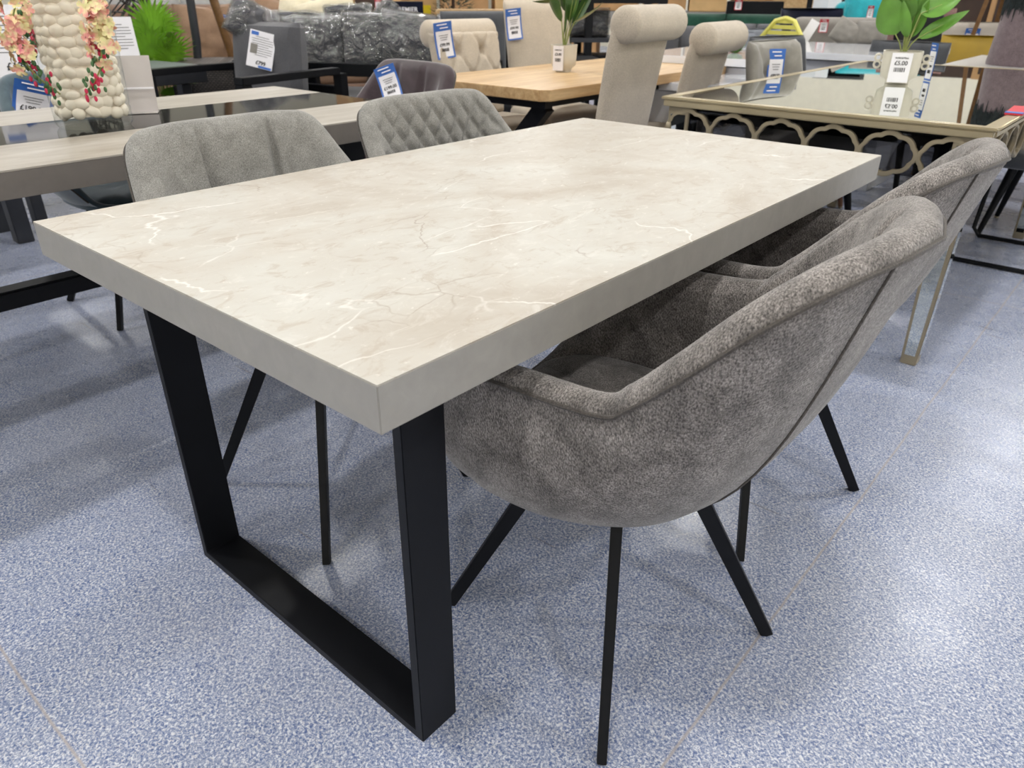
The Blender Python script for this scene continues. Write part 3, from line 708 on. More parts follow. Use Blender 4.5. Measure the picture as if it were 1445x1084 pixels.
vase = thing('glass_vase', 'tall clear glass vase filled with white pebbles on the concrete effect table', 'vase', (-1.89, .515, TZ+.0005))
prof_o = [(.0, 0), (.090, 0), (.098, .012), (.101, .15), (.106, .48)]; prof_i = [(.101, .48), (.096, .15), (.092, .03), (.0, .028)]
MB().lathe(prof_o, 48, sq=2.6).build('glass_body', M_GLASS, vase)
rr = random.Random(5); m = MB(); m.lathe([(0, .034), (.080, .034), (.086, .2), (.090, .43), (0, .43)], 24, sq=2.4)
for row in range(15):
    for k in range(17):
        a = 2*PI*(k+.5*(row % 2)+rr.uniform(-.2, .2))/17; z = .045+row*.0265+rr.uniform(-.005, .005)
        ca, sa = math.cos(a), math.sin(a); g = (abs(ca)**2.5+abs(sa)**2.5)**(-1/2.5); r_ = .083*g
        T_ = TR((r_*ca, r_*sa, z), rz=a) @ Matrix.Rotation(rr.uniform(-.6, .6), 4, 'X')
        m.ball((0, 0, 0), (.011, rr.uniform(.018, .025), rr.uniform(.014, .019)), 10, 7, T_)
pb = m.build('pebbles', M_PEBBLE, None, angle=60); pb.location = (-1.89, .515, TZ+.0005)
tag(pb, 'white pebbles packed inside the tall clear glass vase', 'pebbles', kind='stuff')
def floret(mm, c, nrm, r, rr, np_=5):
    nrm = Vector(nrm).normalized(); a = nrm.orthogonal().normalized(); b = nrm.cross(a)
    for k in range(np_):
        th = 2*PI*k/np_+rr.uniform(-.2, .2); d = a*math.cos(th)+b*math.sin(th); s_ = d.cross(nrm)
        r1 = r*rr.uniform(.8, 1.2); P = []
        for i, (u, ww, h) in enumerate(((0, .12, 0), (.35, .5, .12), (.75, .62, .2), (1.0, .25, .12+rr.uniform(-.1, .2)))):
            cc = Vector(c)+d*u*r1+nrm*h*r1
            P.append([tuple(cc-s_*ww*r1*.6+nrm*.08*r1), tuple(cc), tuple(cc+s_*ww*r1*.6+nrm*.08*r1)])
        mm.grid(P)
def spray(label, pts, seed, nfl, spread, rf=.021, umax=.72):
    rr = random.Random(seed); t = thing('flower_spray', label, 'artificial flowers', pts[0], 0, 'pink and yellow artificial flowers in the vase')
    rel = [Vector(p)-Vector(pts[0]) for p in pts]; c = crom([tuple(p) for p in rel], 10)
    MB().tube([tuple(p) for p in c], .0022, 6).build('stem', M_STEM, t)
    mm = MB()
    for k in range(nfl):
        u = .22+(umax-.22)*rr.random()**.9; i = int(u*(len(c)-1)); o = Vector([rr.gauss(0, 1) for _ in range(3)]).normalized()*spread*rr.uniform(.4, 1)
        p = Vector(c[i])+o; o2 = (o.normalized()+Vector((.5, -.6, .1))).normalized()
        floret(mm, p, o2, rf*rr.uniform(.8, 1.25), rr)
    mm.build('petals', M_PETAL, t, weld=False); t.children[-1]['kind'] = 'stuff'
    mb, mg = MB(), MB()
    for k in range(60):
        u = .66+.34*rr.random(); i = min(len(c)-1, int(u*(len(c)-1))); p = Vector(c[i])+Vector([rr.gauss(0, .011) for _ in range(3)])
        (mb if rr.random() < .5 else mg).ball(p, (.0045, .0045, .0075), 6, 5)
    mb.build('pink_buds', M_BUD, t); mg.build('green_buds', M_BUDG, t)
    for ch in t.children:
        if 'buds' in ch.name: ch['kind'] = 'stuff'
    return t
vb = (-1.89, .515, 1.16)
P3 = lambda px, py, d: tuple(at(px, py, d))
spray('pink and yellow flower spray trailing down the left side of the pebble vase', [vb, P3(60, -60, 2.50), P3(22, 8, 2.44), P3(22, 55, 2.44), P3(45, 100, 2.44), P3(85, 133, 2.46)], 1, 58, .042, rf=.0175)
spray('pink and yellow flower spray trailing down the right side of the pebble vase', [vb, P3(120, -60, 2.48), P3(133, 10, 2.42), P3(140, 50, 2.42), P3(142, 95, 2.42), P3(120, 135, 2.46)], 2, 62, .038, rf=.0175)
spray('paler flower spray hanging behind the left of the pebble vase', [vb, P3(60, -50, 2.60), P3(40, -20, 2.60), P3(32, 15, 2.60), P3(44, 50, 2.60), P3(60, 75, 2.60)], 4, 34, .036, rf=.0175)
# acrylic holder
ah = thing('acrylic_sign_holder', 'empty frosted acrylic sign holder leaning beside the pebble vase', 'sign holder', tuple(onz(197, 160, TZ)), face_rz(onz(197, 160, TZ), -.12))
MB().box((0, .03, .085), (.115, .003, .175), R=Matrix.Rotation(-.30, 4, 'X')).build('upright_panel', M_ACRYL, ah, bevel=.001)
MB().box((0, .012, .075), (.113, .002, .006), R=Matrix.Rotation(-.30, 4, 'X')).build('crease_line', M_PAPER, ah, bevel=.0005)
MB().box((0, .02, .002), (.115, .085, .003)).build('foot_panel', M_ACRYL, ah, bevel=.001)

chT = tub_chair('slate velvet chair on the far side of the black glass strip table', [(x, y, z*.985 if z > .6 else z) for x, y, z in RIM_C], M_TEALV, None, (-2.42, .765, 0), PI/2, nseg=6)
price_tag('blue edged price tag hanging on the slate velvet chair behind the pebble vase', hit(50, 116, chT, .11), face_rz((-2.5, .6), .15), .125, .15, '£199.00', bend=.02, tilt=-.1, roll=.30)
chP = tub_chair('plum velvet chair with channelled back at the end of the black glass strip table', RIM_C, M_PLUM, puff_panel, (-1.93, 1.54, 0), -.05, nseg=8)
price_tag('blue edged price tag draped over the plum velvet chair', hit(541, 98, chP, .085)+np.array((0, 0, .012)), face_rz((-1.9, 1.8), -.15), .088, .135, '£199.00', tilt=-.42, roll=-.33, bend=.012)

# ------------------------------------------------------------------ oak table group
OX0, OX1, OY0, OY1, OZ = -2.25, -1.455, 2.11, 3.75, .76
ot = thing('dining_table', 'pale oak table with thick chamfered top on crossed black metal legs', 'dining table')
c_ = .035
m = MB(); m.prism([(OX0+c_, OY0), (OX1-c_, OY0), (OX1, OY0+c_), (OX1, OY1-c_), (OX1-c_, OY1), (OX0+c_, OY1), (OX0, OY1-c_), (OX0, OY0+c_)], OZ-.045, OZ)
m.build('tabletop', M_OAK, ot, bevel=.003)
MB().box(((OX0+OX1)/2, OY0+.06, OZ-.062), (OX1-OX0-.06, .05, .03)).build('cross_rail', M_BLACK, ot)
MB().box(((OX0+OX1)/2, OY1-.06, OZ-.062), (OX1-OX0-.06, .05, .03)).build('cross_rail', M_BLACK, ot)
MB().box((OX1-.08, (OY0+OY1)/2, OZ-.062), (.04, OY1-OY0-.1, .03)).build('side_rail', M_BLACK, ot)
for y in (OY0+.10, OY1-.10):
    for sg in (1, -1):
        xc = (OX0+OX1)/2
        MB().bar((xc+sg*.32, y, OZ-.07), (xc-sg*.30, y, .0), .07, .05, up=(0, 1, 0)).build('crossed_leg', M_BLACK, ot)

def dining_chair(label, mat, p, rz, roll=True, tuft=False, w_=.235, h_=1.02, cat='chair', legm=None, group=None, rake=.08):
    t = thing('dining_chair', label, cat, (p[0], p[1], 0), rz, group)
    if roll:
        cv = [(.20+rake*(u**1.3), .44+(h_-.50)*u) for u in [i/14 for i in range(15)]]
        yc, zc = cv[-1][0]+.030, h_-.068
        cl = [0, .2, .45, .7, .9, 1]; rs_ = [math.sqrt(max(0, 1-(1-q)**2)) for q in cl]
        xs = [-w_-.004+.035*q for q in cl]; rr_ = [.068*q for q in rs_]
        MB().tube([(x, yc, zc) for x in xs]+[(-x, yc, zc) for x in reversed(xs)], rr_+rr_[::-1], 24).build('top_roll', mat, t, angle=80)
        thf = lambda s_: .036
    else:
        cv = [(.20+rake*(u**1.2), .44+(h_-.44)*u) for u in [i/18 for i in range(19)]]
        thf = lambda s_: .036
    def tf(x, z, s_):
        if not tuft or z < .5: return .008*(1-(x/w_)**2)
        d = 0
        for r_ in range(6):
            zz = h_-.16-.13*r_
            for k in (-1, 0, 1, 2):
                xx = (k-.5+(.5 if r_ % 2 else 0))*.17
                d -= .030*math.exp(-((x-xx)**2+(z-zz)**2)/.0006)
        a1 = (((x-.085)*1.529+(z-h_+.16)) % .26); a2 = (((x-.085)*1.529-(z-h_+.16)) % .26)
        d -= .013*math.exp(-(min(a1, .26-a1)/.014)**2)+.013*math.exp(-(min(a2, .26-a2)/.014)**2)
        return d+.022
    sheet(cv if not tuft else [cv[0]]+[((cv[i][0]*(1-f)+cv[i+1][0]*f), (cv[i][1]*(1-f)+cv[i+1][1]*f)) for i in range(len(cv)-1) for f in (.33, .66, 1)],
          lambda s_: w_*(.90+.10*s_), thf, front=tf, nx=64 if tuft else 24, ex=.42).build('backrest', mat, t, angle=80)
    MB().rbox((0, 0, .455), (w_*2, .44, .10), .04, puff=.015).build('seat', mat, t)
    for sx in (-1, 1):
        for sy in (-1, 1): MB().bar((sx*(w_-.03), sy*.19, .41), (sx*(w_-.02), sy*.21+(.03 if sy > 0 else 0), 0), .045, .045, .03, .03).build('leg', legm or M_STOCK, t, bevel=.003)
    return t
c1 = dining_chair('cream linen chair with deep buttoned back, on the far side of the oak table', M_BEIGE, (-2.29, 2.74), PI/2-.12, tuft=True, w_=.235, h_=.985)
price_tag('blue edged price tag hanging on the buttoned cream chair', hit(624, 31, c1, .085), PI/2-.35, .105, .175, '£99.99', roll=-.12, tilt=-.08)
c2 = dining_chair('plain cream linen chair beyond the buttoned one at the oak table', M_BEIGE, (-2.33, 3.36), PI/2-.30, roll=False, w_=.235, h_=1.08)
price_tag('blue edged price tag hanging on the plain cream chair', hit(724, 12, c2, .05), PI/2-.55, .095, .165, '£99.99', roll=-.10, tilt=-.08)
c3 = dining_chair('oatmeal roll back chair seen from behind, nearest the stone table corner', M_BEIGE2, (-1.50, 2.42), -PI/2+.06, roll=True, w_=.225, h_=1.075)
c4 = dining_chair('second oatmeal roll back chair, between the first one and the mirrored table', M_BEIGE2, (-1.52, 3.07), -PI/2+.10, roll=True, w_=.225, h_=1.0)
c5 = dining_chair('black velvet chair standing between the two cream chairs', M_DGREYV, P2(686, 5.35), PI/2-.5, roll=False, w_=.235, h_=1.0)

def potted_plant(label, p, pot_h, pot_r, leaves, seed, lm, scale=1, price=None, rz=0, handles=True, potm=None):
    t = thing('potted_plant', label, 'potted plant', tuple(p), rz)
    pr = [(0, 0), (pot_r*.62, 0), (pot_r*.62, pot_h*.10), (pot_r*.95, pot_h*.24), (pot_r*1.0, pot_h*.55), (pot_r*1.04, pot_h), (pot_r*.96, pot_h), (pot_r*.9, pot_h*.8), (0, pot_h*.8)]
    rows = []; n = 48
    for (r, z) in pr:
        row = []
        for k in range(n):
            a = 2*PI*k/n; ca, sa = math.cos(a), math.sin(a); g = (abs(ca)**4+abs(sa)**4)**(-.25); f = 1+.012*math.cos(a*24)*(1 if .2*pot_h < z < pot_h*.99 else 0)
            row.append((r*ca*g*f, r*sa*g*f, z))
        rows.append(row)
    pot = MB().grid(rows, cv=True).build('pot', potm or M_CERAM, t, angle=60)
    if handles:
        for sg in (-1, 1):
            for zz in (.78, .56):
                MB().tube([(sg*(pot_r*1.08+.012+.0125*math.cos(a)), 0, pot_h*zz+.0125*math.sin(a)) for a in [2*PI*k/14 for k in range(14)]], .0045, 8, closed=True).build('ring_handle', potm or M_CERAM, t)
    MB().ball((0, 0, pot_h*.84), (pot_r*.85, pot_r*.85, pot_h*.14), 14, 8).build('soil', M_SOIL, t)
    for (base, tip, wid, stem, sh, rl) in leaves:
        b = Vector(base)*scale+Vector((0, 0, pot_h)); tp = Vector(tip)*scale+Vector((0, 0, pot_h))
        lf = scatter_leaf(b, tp, wid*scale, droop=-.012*scale, n=12, roll=rl, shape=sh).build('leaf', lm, t, angle=80)
        s0 = Vector((b.x*.12, b.y*.12, pot_h*.9)); mid = (s0+b)/2+Vector((0, 0, .01))
        MB().tube([tuple(s0), tuple(mid), tuple(b), tuple(b+(tp-b)*.5)], [.0030, .0026, .0020, .0010], 6).build('leaf_stalk', M_STEM, lf)
    if price:
        sx = pot_r*1.04
        lb = MB().box((0, -sx-.002, pot_h*.52), (pot_r*1.05, .001, pot_h*.90)).build('price_label', M_PAPER, t, smooth=False)
        vs, fs = text_mesh(price, pot_r*.30)
        MB().add([(x, -z, y) for x, y, z in vs], fs, TR((0, -sx-.0032, pot_h*.66))).build('price_lettering', M_INK, lb, smooth=False)
        vs, fs = text_mesh('Artificial Plant', pot_r*.12); MB().add([(x, -z, y) for x, y, z in vs], fs, TR((0, -sx-.0032, pot_h*.82))).build('name_lettering', M_INK, lb, smooth=False)
        mm = MB(); x = -pot_r*.28; rq = random.Random(8)
        while x < pot_r*.28:
            q_ = rq.choice((.03, .05, .07))*pot_r; mm.box((x, -sx-.003, pot_h*.46), (q_, .0006, pot_h*.13)); x += q_+rq.choice((.03, .05))*pot_r
        mm.build('barcode', M_INK, lb, smooth=False)
    return t
# leaves are given in the local frame of the pot: x to the viewer's right, z up
potted_plant('leafy plant in a square ribbed stone pot on the oak table', onz(795, 101, OZ), .125, .055,
    [((-.02, 0, .10), (-.12, -.02, .31), .085, 1, 1.0, .9), ((-.04, .01, .20), (-.19, .0, .19), .045, 1, 1, .4), ((.0, -.01, .04), (.015, -.03, .21), .075, 1, 1.2, 1.5),
     ((.02, 0, .10), (.07, .0, .36), .09, 1, 1.0, 1.3), ((.05, 0, .10), (.21, -.02, .19), .07, 1, 1, .3), ((.06, .0, .20), (.25, 0, .29), .07, 1, 1, .8),
     ((.0, .02, .14), (-.03, .02, .36), .12, 1, 1, 1.4), ((.02, .04, .08), (.14, .06, .30), .07, 1, 1, 1.0)], 3, M_LEAF2, rz=face_rz(onz(795, 101, OZ), -.5), handles=False, price='£3.00')

# ------------------------------------------------------------------ mirrored table group
MX0, MX1, MY0, MY1, MZ = -.935, .155, 2.135, 4.38, .78
mt = thing('dining_table', 'mirrored dining table with champagne frame and quatrefoil apron', 'dining table')
m = MB()
for (cx, cy, dx, dy) in (((MX0+MX1)/2, MY0+.02, MX1-MX0, .04), ((MX0+MX1)/2, MY1-.02, MX1-MX0, .04), (MX0+.02, (MY0+MY1)/2, .04, MY1-MY0-.08), (MX1-.02, (MY0+MY1)/2, .04, MY1-MY0-.08)):
    m.box((cx, cy, MZ-.005), (dx, dy, .010)); m.box((cx, cy, MZ-.022), (dx-.016 if dx > .1 else dx*.7, dy-.016 if dy > .1 else dy*.7, .022))
m.build('top_frame', M_CHAMP, mt, bevel=.003)
MB().box(((MX0+MX1)/2, (MY0+MY1)/2, MZ-.006), (MX1-MX0-.08, MY1-MY0-.08, .010)).build('mirror_top', M_MIRROR, mt, smooth=False)
MB().box(((MX0+MX1)/2, (MY0+MY1)/2, MZ-.028), (MX1-MX0-.06, MY1-MY0-.06, .010)).build('underside_panel', M_BLACK, mt, smooth=False)
def quat(n=88):
    """scalloped quatrefoil outline: the outer hull of overlapping lobes, seen from the middle"""
    C = [(0, .024, .047), (0, -.024, .047)]+[(sx*.038, sz*.014, .044) for sx in (-1, 1) for sz in (-1, 1)]+[(.064, 0, .030), (-.064, 0, .030)]
    out = []
    for k in range(n):
        a = 2*PI*(k+.5)/n; ca, sa = math.cos(a), math.sin(a); best = 0
        for cx, cz, r in C:
            b = cx*ca+cz*sa; q = b*b-(cx*cx+cz*cz-r*r)
            if q > 0: best = max(best, b+math.sqrt(q))
        out.append((best*ca, best*sa*.92))
    return out
def ring(c, axis, s=1.0):
    mm = MB(); q = quat(); P = []
    for (x, z) in q:
        row = []
        for (du, dv) in ((.005, .009), (.005, -.009), (-.010, -.010), (-.010, .009)):
            l = math.hypot(x, z); k = (l+du)/l
            h = x*k*s; p = (c[0]+h, c[1]+dv, c[2]+z*k) if axis == 'x' else (c[0]+dv, c[1]+h, c[2]+z*k)
            row.append(p)
        P.append(row)
    return mm.grid(P, cu=True, cv=True)
nx = 6; st = (MX1-MX0-.04)/nx
for k in range(nx):
    ring((MX0+.02+st*(k+.5), MY0+.03, MZ-.037-.069), 'x', st/.190).build('quatrefoil_ring', M_CHAMPD, mt, bevel=.002)
M_SHADE = mat_glass('under_table_shade', (.46, .46, .48), thin='glass')  # shade under the table put into added tinted sheets behind the open rings
for cc, dd in ((((MX0+MX1)/2, MY0+.034, MZ-.106), (MX1-MX0-.16, .003, .125)), ((MX1-.034, (MY0+MY1)/2, MZ-.106), (.003, MY1-MY0-.16, .125)), ((MX0+.034, (MY0+MY1)/2, MZ-.106), (.003, MY1-MY0-.16, .125))): MB().box(cc, dd).build('shade_panel', M_SHADE, mt, smooth=False)
for y in (MY0+.07, MY1-.07): MB().box(((MX0+MX1)/2, y, MZ-.055), (MX1-MX0-.10, .02, .045)).build('inner_rail', M_BLACK, mt, smooth=False)
ny = 12; st = (MY1-MY0-.04)/ny
for k in range(ny):
    for x in (MX1-.03, MX0+.03): ring((x, MY0+.02+st*(k+.5), MZ-.037-.069), 'y', st/.190).build('quatrefoil_ring', M_CHAMPD, mt, bevel=.002)
for k in range(nx):
    ring((MX0+.02+((MX1-MX0-.04)/nx)*(k+.5), MY1-.03, MZ-.037-.069), 'x', ((MX1-MX0-.04)/nx)/.196).build('quatrefoil_ring', M_CHAMPD, mt, bevel=.002)
for x in (MX0+.065, MX1-.065):
    for y in (MY0+.065, MY1-.24):
        lg = MB().bar((x, y, MZ-.033), (x, y, 0), .085, .085, .05, .05).build('leg', M_CHAMPD, mt, bevel=.003)
        mm = MB()
        for (dx, dy) in ((0, -1), (1, 0), (-1, 0), (0, 1)):
            o0, o1 = .0435, .0265
            v = []
            for (zz, hw, oo) in ((MZ-.06, .030, .0433), (.035, .0165, .0267)):
                for sg in (-1, 1):
                    v.append((x+dx*oo+(-dy)*sg*hw, y+dy*oo+dx*sg*hw, zz))
            mm.add([v[0], v[1], v[3], v[2]], [(0, 1, 2, 3)])
        mm.build('mirror_inlay', M_MIRROR, lg, smooth=False)
pp = onz(1265, 117, MZ)
potted_plant('broad leaved plant in a stone pot with ring handles on the mirrored table', pp, .125, .074,
    [((-.045, 0, .06), (-.115, -.02, .215), .13, 1, .9, 1.35), ((.04, -.01, .05), (.20, -.03, .155), .075, 1, 1, .9), ((.03, 0, .14), (.17, .01, .21), .11, 1, 1, .9),
     ((.0, .02, .06), (.02, .03, .20), .06, 1, 1, 1.5), ((-.01, .03, .10), (-.07, .03, .26), .10, 1, 1, 1.3), ((.01, .03, .10), (.06, .04, .24), .08, 1, 1, 1.3), ((-.01, .05, .06), (-.03, .06, .17), .05, 1, 1, 1.3), ((.0, .0, .05), (-.045, -.01, .19), .05, 1, 1, 1.2), ((.015, .01, .05), (.05, .0, .19), .06, 1, 1, 1.2), ((-.02, .02, .13), (-.12, .0, .27), .08, 1, 1, 1.0)],
    5, M_LEAF, rz=face_rz(pp), price='£5.00')
th_ = onz(1307, 114, MZ)
price_tag('upright blue and white price ticket standing on the mirrored table beside the plant', (th_[0], th_[1], MZ+.151), face_rz(th_, -1.12), .062, .15, '£799', bend=.002, head=.22)

# tapered black leg velvet chairs pushed under the mirrored table and one behind
def slim_chair(label, mat, p, rz, h_=.86, w_=.23, legm=None, tuft=False, wrap=.9, group=None, seat_z=.46, taper=.0):
    t = thing('side_chair', label, 'chair', (p[0], p[1], 0), rz, group)
    cv = [(.19+.09*(u**1.2), seat_z-.03+(h_-seat_z+.03)*u) for u in [i/20 for i in range(21)]]
    def tf(x, z, s_):
        if not tuft: return .008
        d = 0
        for (xx, zz) in ((-.075, h_-.14), (.075, h_-.14), (0, h_-.24), (-.15, h_-.24), (.15, h_-.24)): d -= .030*math.exp(-((x-xx)**2+(z-zz)**2)/.0009)
        a1 = abs(x*1.3-(z-h_+.24)); a2 = abs(x*1.3+(z-h_+.24)); return d-.014*math.exp(-(a1/.012)**2)-.014*math.exp(-(a2/.012)**2)+.02
    sheet(cv, lambda s_: w_*(1-taper*s_), .028, wrap=wrap, front=tf, nx=24, ex=.4).build('backrest', mat, t, angle=80)
    MB().rbox((0, 0, seat_z), (w_*1.96, .44, .09), .04, puff=.012).build('seat', mat, t)
    for sx in (-1, 1):
        for sy in (-1, 1):
            p0, p1 = (sx*(w_-.06), sy*.15, seat_z-.05), (sx*(w_+.0), sy*.22, .012)
            lg = MB().tube([p0, p1], [.024, .013], 12).build('leg', legm or M_BLACK, t)
            MB().lathe([(0, 0), (.011, 0), (.013, .006), (.009, .014), (0, .014)], 12, c=(p1[0], p1[1], 0)).build('foot_cap', M_CHAMPD, lg)
    return t
k1 = slim_chair('dark velvet chair on black tapered legs under the middle of the mirrored table', M_DGREYV, (-.86, 4.72), 0)
dup(k1, 'dark velvet chair showing one black leg at the right side of the mirrored table', (.14, 4.28, 0), -PI/2)
dv = slim_chair('dove grey buttoned velvet chair behind the left edge of the mirrored table', M_GREYV, (-.84, 3.36), PI/2-.15, h_=.915, tuft=True, w_=.25, taper=.15, wrap=.9)
price_tag('blue edged price tag hanging on the dove grey buttoned chair', hit(1098, 69, dv, .05), PI/2-.70, .085, .19, '£89.99', bend=.005, tilt=-.15)
slim_chair('dark grey velvet chair just behind the dove grey one', M_DGREYV, (-1.10, 3.96), PI/2-.3, legm=plain('walnut_leg', srgb(124, 84, 60), .5, 0, .1), h_=.905, w_=.24, taper=.05)
# cantilever chair frame: black tube runners on the floor
sf = thing('sled_base_chair', 'chair on black tubular sled runners under the right of the mirrored table', 'chair', (.30, 3.75, 0), 0)
MB().tube([(-.38, -.25, .45), (-.40, -.25, .05), (-.37, -.25, .012), (.0, -.25, .012), (.22, -.25, .012), (.25, -.22, .012), (.25, .22, .012), (.22, .25, .012), (-.37, .25, .012), (-.40, .25, .05), (-.38, .25, .45)], .011, 8).build('tube_frame', M_BLACK, sf)
MB().rbox((-.15, 0, .47), (.46, .46, .07), .03).build('seat', M_DGREYV, sf)
sheet([(.0, .48), (.02, .65), (.05, .85)], .22, .025, T=TR((.10, 0, 0), rz=-PI/2)).build('backrest', M_DGREYV, sf, angle=80)

# ------------------------------------------------------------------ background, left: garden furniture and sofas
def sheet_sign(label, p, rz, w_, h_, price, tilt=-.25, blue=True, photo=False, cat='price sign', z0=None, back=None):
    t = thing('price_sign', label, cat, tuple(p), rz); t.rotation_euler = (tilt, 0, rz)
    MB().box((0, 0, h_/2), (w_, .004, h_)).build('board', back or M_PAPER, t, bevel=.001)
    mm = MB()
    for k in range(9):
        l = w_*(.8 if k % 4 else .5); mm.box((0 if k < 2 else w_*.02, -.0026, h_*(.84-.062*k)), (l, .0008, h_*.014))
    mm.build('text_lines', M_GREYINK, t, smooth=False)
    vs, fs = text_mesh(price, h_*.15); MB().add([(x, -z, y) for x, y, z in vs], fs, TR((w_*.05, -.0036, h_*.14))).build('price_lettering', M_INK, t, smooth=False)
    if blue:
        mm = MB(); mm.box((-w_*.30, -.0026, h_*.92), (w_*.28, .0008, h_*.10)); mm.box((w_*.22, -.0026, h_*.04), (w_*.5, .0008, h_*.06)); mm.build('blue_banner', M_BLUE, t, smooth=False)
    if photo: MB().box((-w_*.28, -.003, h_*.5), (w_*.26, .0008, h_*.26)).build('product_photo', M_STONEF, t, smooth=False)
    return t
cu = thing('display_table', 'black and grey display table with a lower shelf beyond the slate velvet chair', 'table', (-3.60, .16, 0), 0)
MB().box((0, 0, .70), (1.10, 1.2, .09)).build('top', M_BLACK, cu, bevel=.004)
MB().box((0, 0, .752), (1.12, 1.22, .014)).build('top_panel', M_GTABLE, cu, bevel=.002)
MB().box((0, 0, .56), (.90, 1.14, .03)).build('shelf', M_DARKMETAL, cu, bevel=.003)
for sx in (-1, 1):
    for sy in (-1, 1): MB().box((sx*.14-.20, sy*.56, .328), (.075, .075, .655)).build('leg', M_DARKMETAL, cu, bevel=.003)
q = onz(29, 108, .7605); sheet_sign('white price sheet reading £1369 behind the left flowers', (q[0], q[1], .7605), face_rz(q, .1), .26, .30, '£1369', tilt=-.2)

G0 = onz(285, 93, .72); gt = thing('outdoor_table', 'slatted grey outdoor table with charcoal metal frame beside the palm', 'table', (G0[0]-.45, G0[1]-.62, 0), .10)
m = MB()
for k in range(9): m.box((-.40+.1*k, 0, .712), (.095, 1.24, .016))
m.build('slatted_top', M_GTABLE, gt, smooth=False)
MB().box((0, 0, .665), (.92, 1.26, .078)).build('frame', M_DARKMETAL, gt, bevel=.003)
for sx in (-1, 1):
    for sy in (-1, 1): MB().box((sx*.40, sy*.50, .31), (.06, .06, .62)).build('leg', M_DARKMETAL, gt, bevel=.003)
q = onz(170, 92, .721); sheet_sign('white printed sheet standing on the grey outdoor table behind the pebble vase', (q[0], q[1], .721), face_rz(q, .15), .24, .26, '', tilt=-.2)

def palm(label, p, hgt, seed, nf=15):
    rr = random.Random(seed); t = thing('potted_palm', label, 'potted plant', (p[0], p[1], 0))
    MB().lathe([(0, 0), (.12, 0), (.15, .26), (.13, .26), (.12, .22), (0, .22)], 24).build('pot', M_DARKMETAL, t)
    MB().tube([(0, 0, .2), (.01, 0, hgt*.45)], [.022, .015], 8).build('stem', M_STEM, t)
    for k in range(nf):
        a = 2*PI*k*.382*1.0; el = rr.uniform(.15, 1.35) if k > 4 else rr.uniform(-.3, .3); r_ = rr.uniform(.16, .25)
        hub = Vector((math.cos(a)*r_*math.cos(el)*.8, math.sin(a)*r_*math.cos(el)*.8, hgt*(.58 if k > 4 else .38)+r_*math.sin(el)*1.0))
        d = (hub-Vector((0, 0, hgt*.35))).normalized(); s_ = d.cross(Vector((0, 0, 1))).normalized(); up = s_.cross(d); mm = MB()
        for j in range(17):
            th = -1.45+2.9*j/16; dd = d*math.cos(th)+s_*math.sin(th); l = .27*(1-.25*abs(th)/1.45)*rr.uniform(.9, 1.1); tip = hub+dd*l-Vector((0, 0, .35*l*abs(l)*2))+up*.03
            pr = dd.cross(up).normalized()*.0115; mid = hub+dd*l*.5+up*.03
            mm.add([tuple(hub), tuple(mid-pr), tuple(tip), tuple(mid+pr), tuple(mid+up*.002)], [(0, 1, 4), (1, 2, 4), (2, 3, 4), (3, 0, 4)])
        f_ = mm.build('fan_leaf', M_PALM, t, weld=False)
        MB().tube([(0, 0, hgt*.36), tuple(hub)], [.005, .003], 5).build('leaf_stalk', M_STEM, f_)
    return t
palm('bright green artificial fan palm beside the grey outdoor table', P2(216, 5.8), 1.12, 2)

# hanging egg chair
ec = thing('egg_chair', 'dark rattan egg chair with grey cushion hanging at the left edge', 'chair', (*P2(160, 6.7), 0), face_rz(P2(160, 6.7)))
rr = random.Random(9); m = MB()
for k in range(240):
    a0 = rr.uniform(0, 2*PI); ph = rr.uniform(-1.2, 1.2); inc = rr.uniform(-1.2, 1.2); pts = []
    for j in range(9):
        u = -.5+j/8; a = a0+u*1.4*math.cos(inc); z = max(-.98, min(.98, math.sin(ph)+u*1.2*math.sin(inc))); rr_ = math.sqrt(1-z*z)
        x, y = .30*rr_*math.cos(a), .32*rr_*math.sin(a)
        if y < -.12 and abs(x) < .22: y = -.12
        pts.append((x, y, 1.05+.62*z))
    m.tube(pts, .006, 4)
m.build('woven_basket', M_RAT, ec)
MB().rbox((0, .05, .62), (.44, .4, .18), .08, puff=.03).build('seat_cushion', M_CUSH, ec)
MB().tube([(-.30, .45, 0), (-.36, .5, .9), (-.2, .4, 1.9), (0, 0, 2.15)], .025, 10).build('stand_pole', M_DARKMETAL, ec)
MB().tube([(0, 0, 1.66), (0, 0, 2.15)], .006, 6).build('chain', M_DARKMETAL, ec)
MB().tube([(.5*math.cos(a), .5*math.sin(a), .02) for a in [2*PI*k/32 for k in range(32)]], .022, 8, closed=True).build('base_ring', M_DARKMETAL, ec)

pl = thing('hanging_chair_stand', 'curved charcoal metal pole of a hanging chair stand, left of the wooden pole', 'stand', (*P2(271, 6.0), 0), face_rz(P2(271, 6.0)))
MB().tube([(.55, .1, .03), (.2, .0, .03), (.02, 0, .06), (-.02, 0, .35), (.03, 0, .8), (.04, 0, 1.2), (-.05, 0, 1.7), (-.35, 0, 2.05), (-.6, 0, 2.08)], .028, 12).build('pole', M_DARKMETAL, pl)
MB().tube([(.55*math.cos(a), .55*math.sin(a)+.1, .02) for a in [2*PI*k/32 for k in range(32)]], .02, 8, closed=True).build('base_ring', M_DARKMETAL, pl)
wp = thing('parasol', 'wooden parasol pole leaning between the brown sofas', 'parasol', (*P2(330, 6.05), 0), face_rz(P2(330, 6.05)))
MB().tube([(.10, 0, 0), (-.06, 0, .9), (-.25, 0, 1.95)], .030, 12).build('pole', M_POLE, wp)
MB().lathe([(0, 0), (.24, 0), (.24, .05), (.05, .07), (.05, .2), (0, .2)], 28, c=(.10, 0, 0)).build('base', M_DARKMETAL, wp)
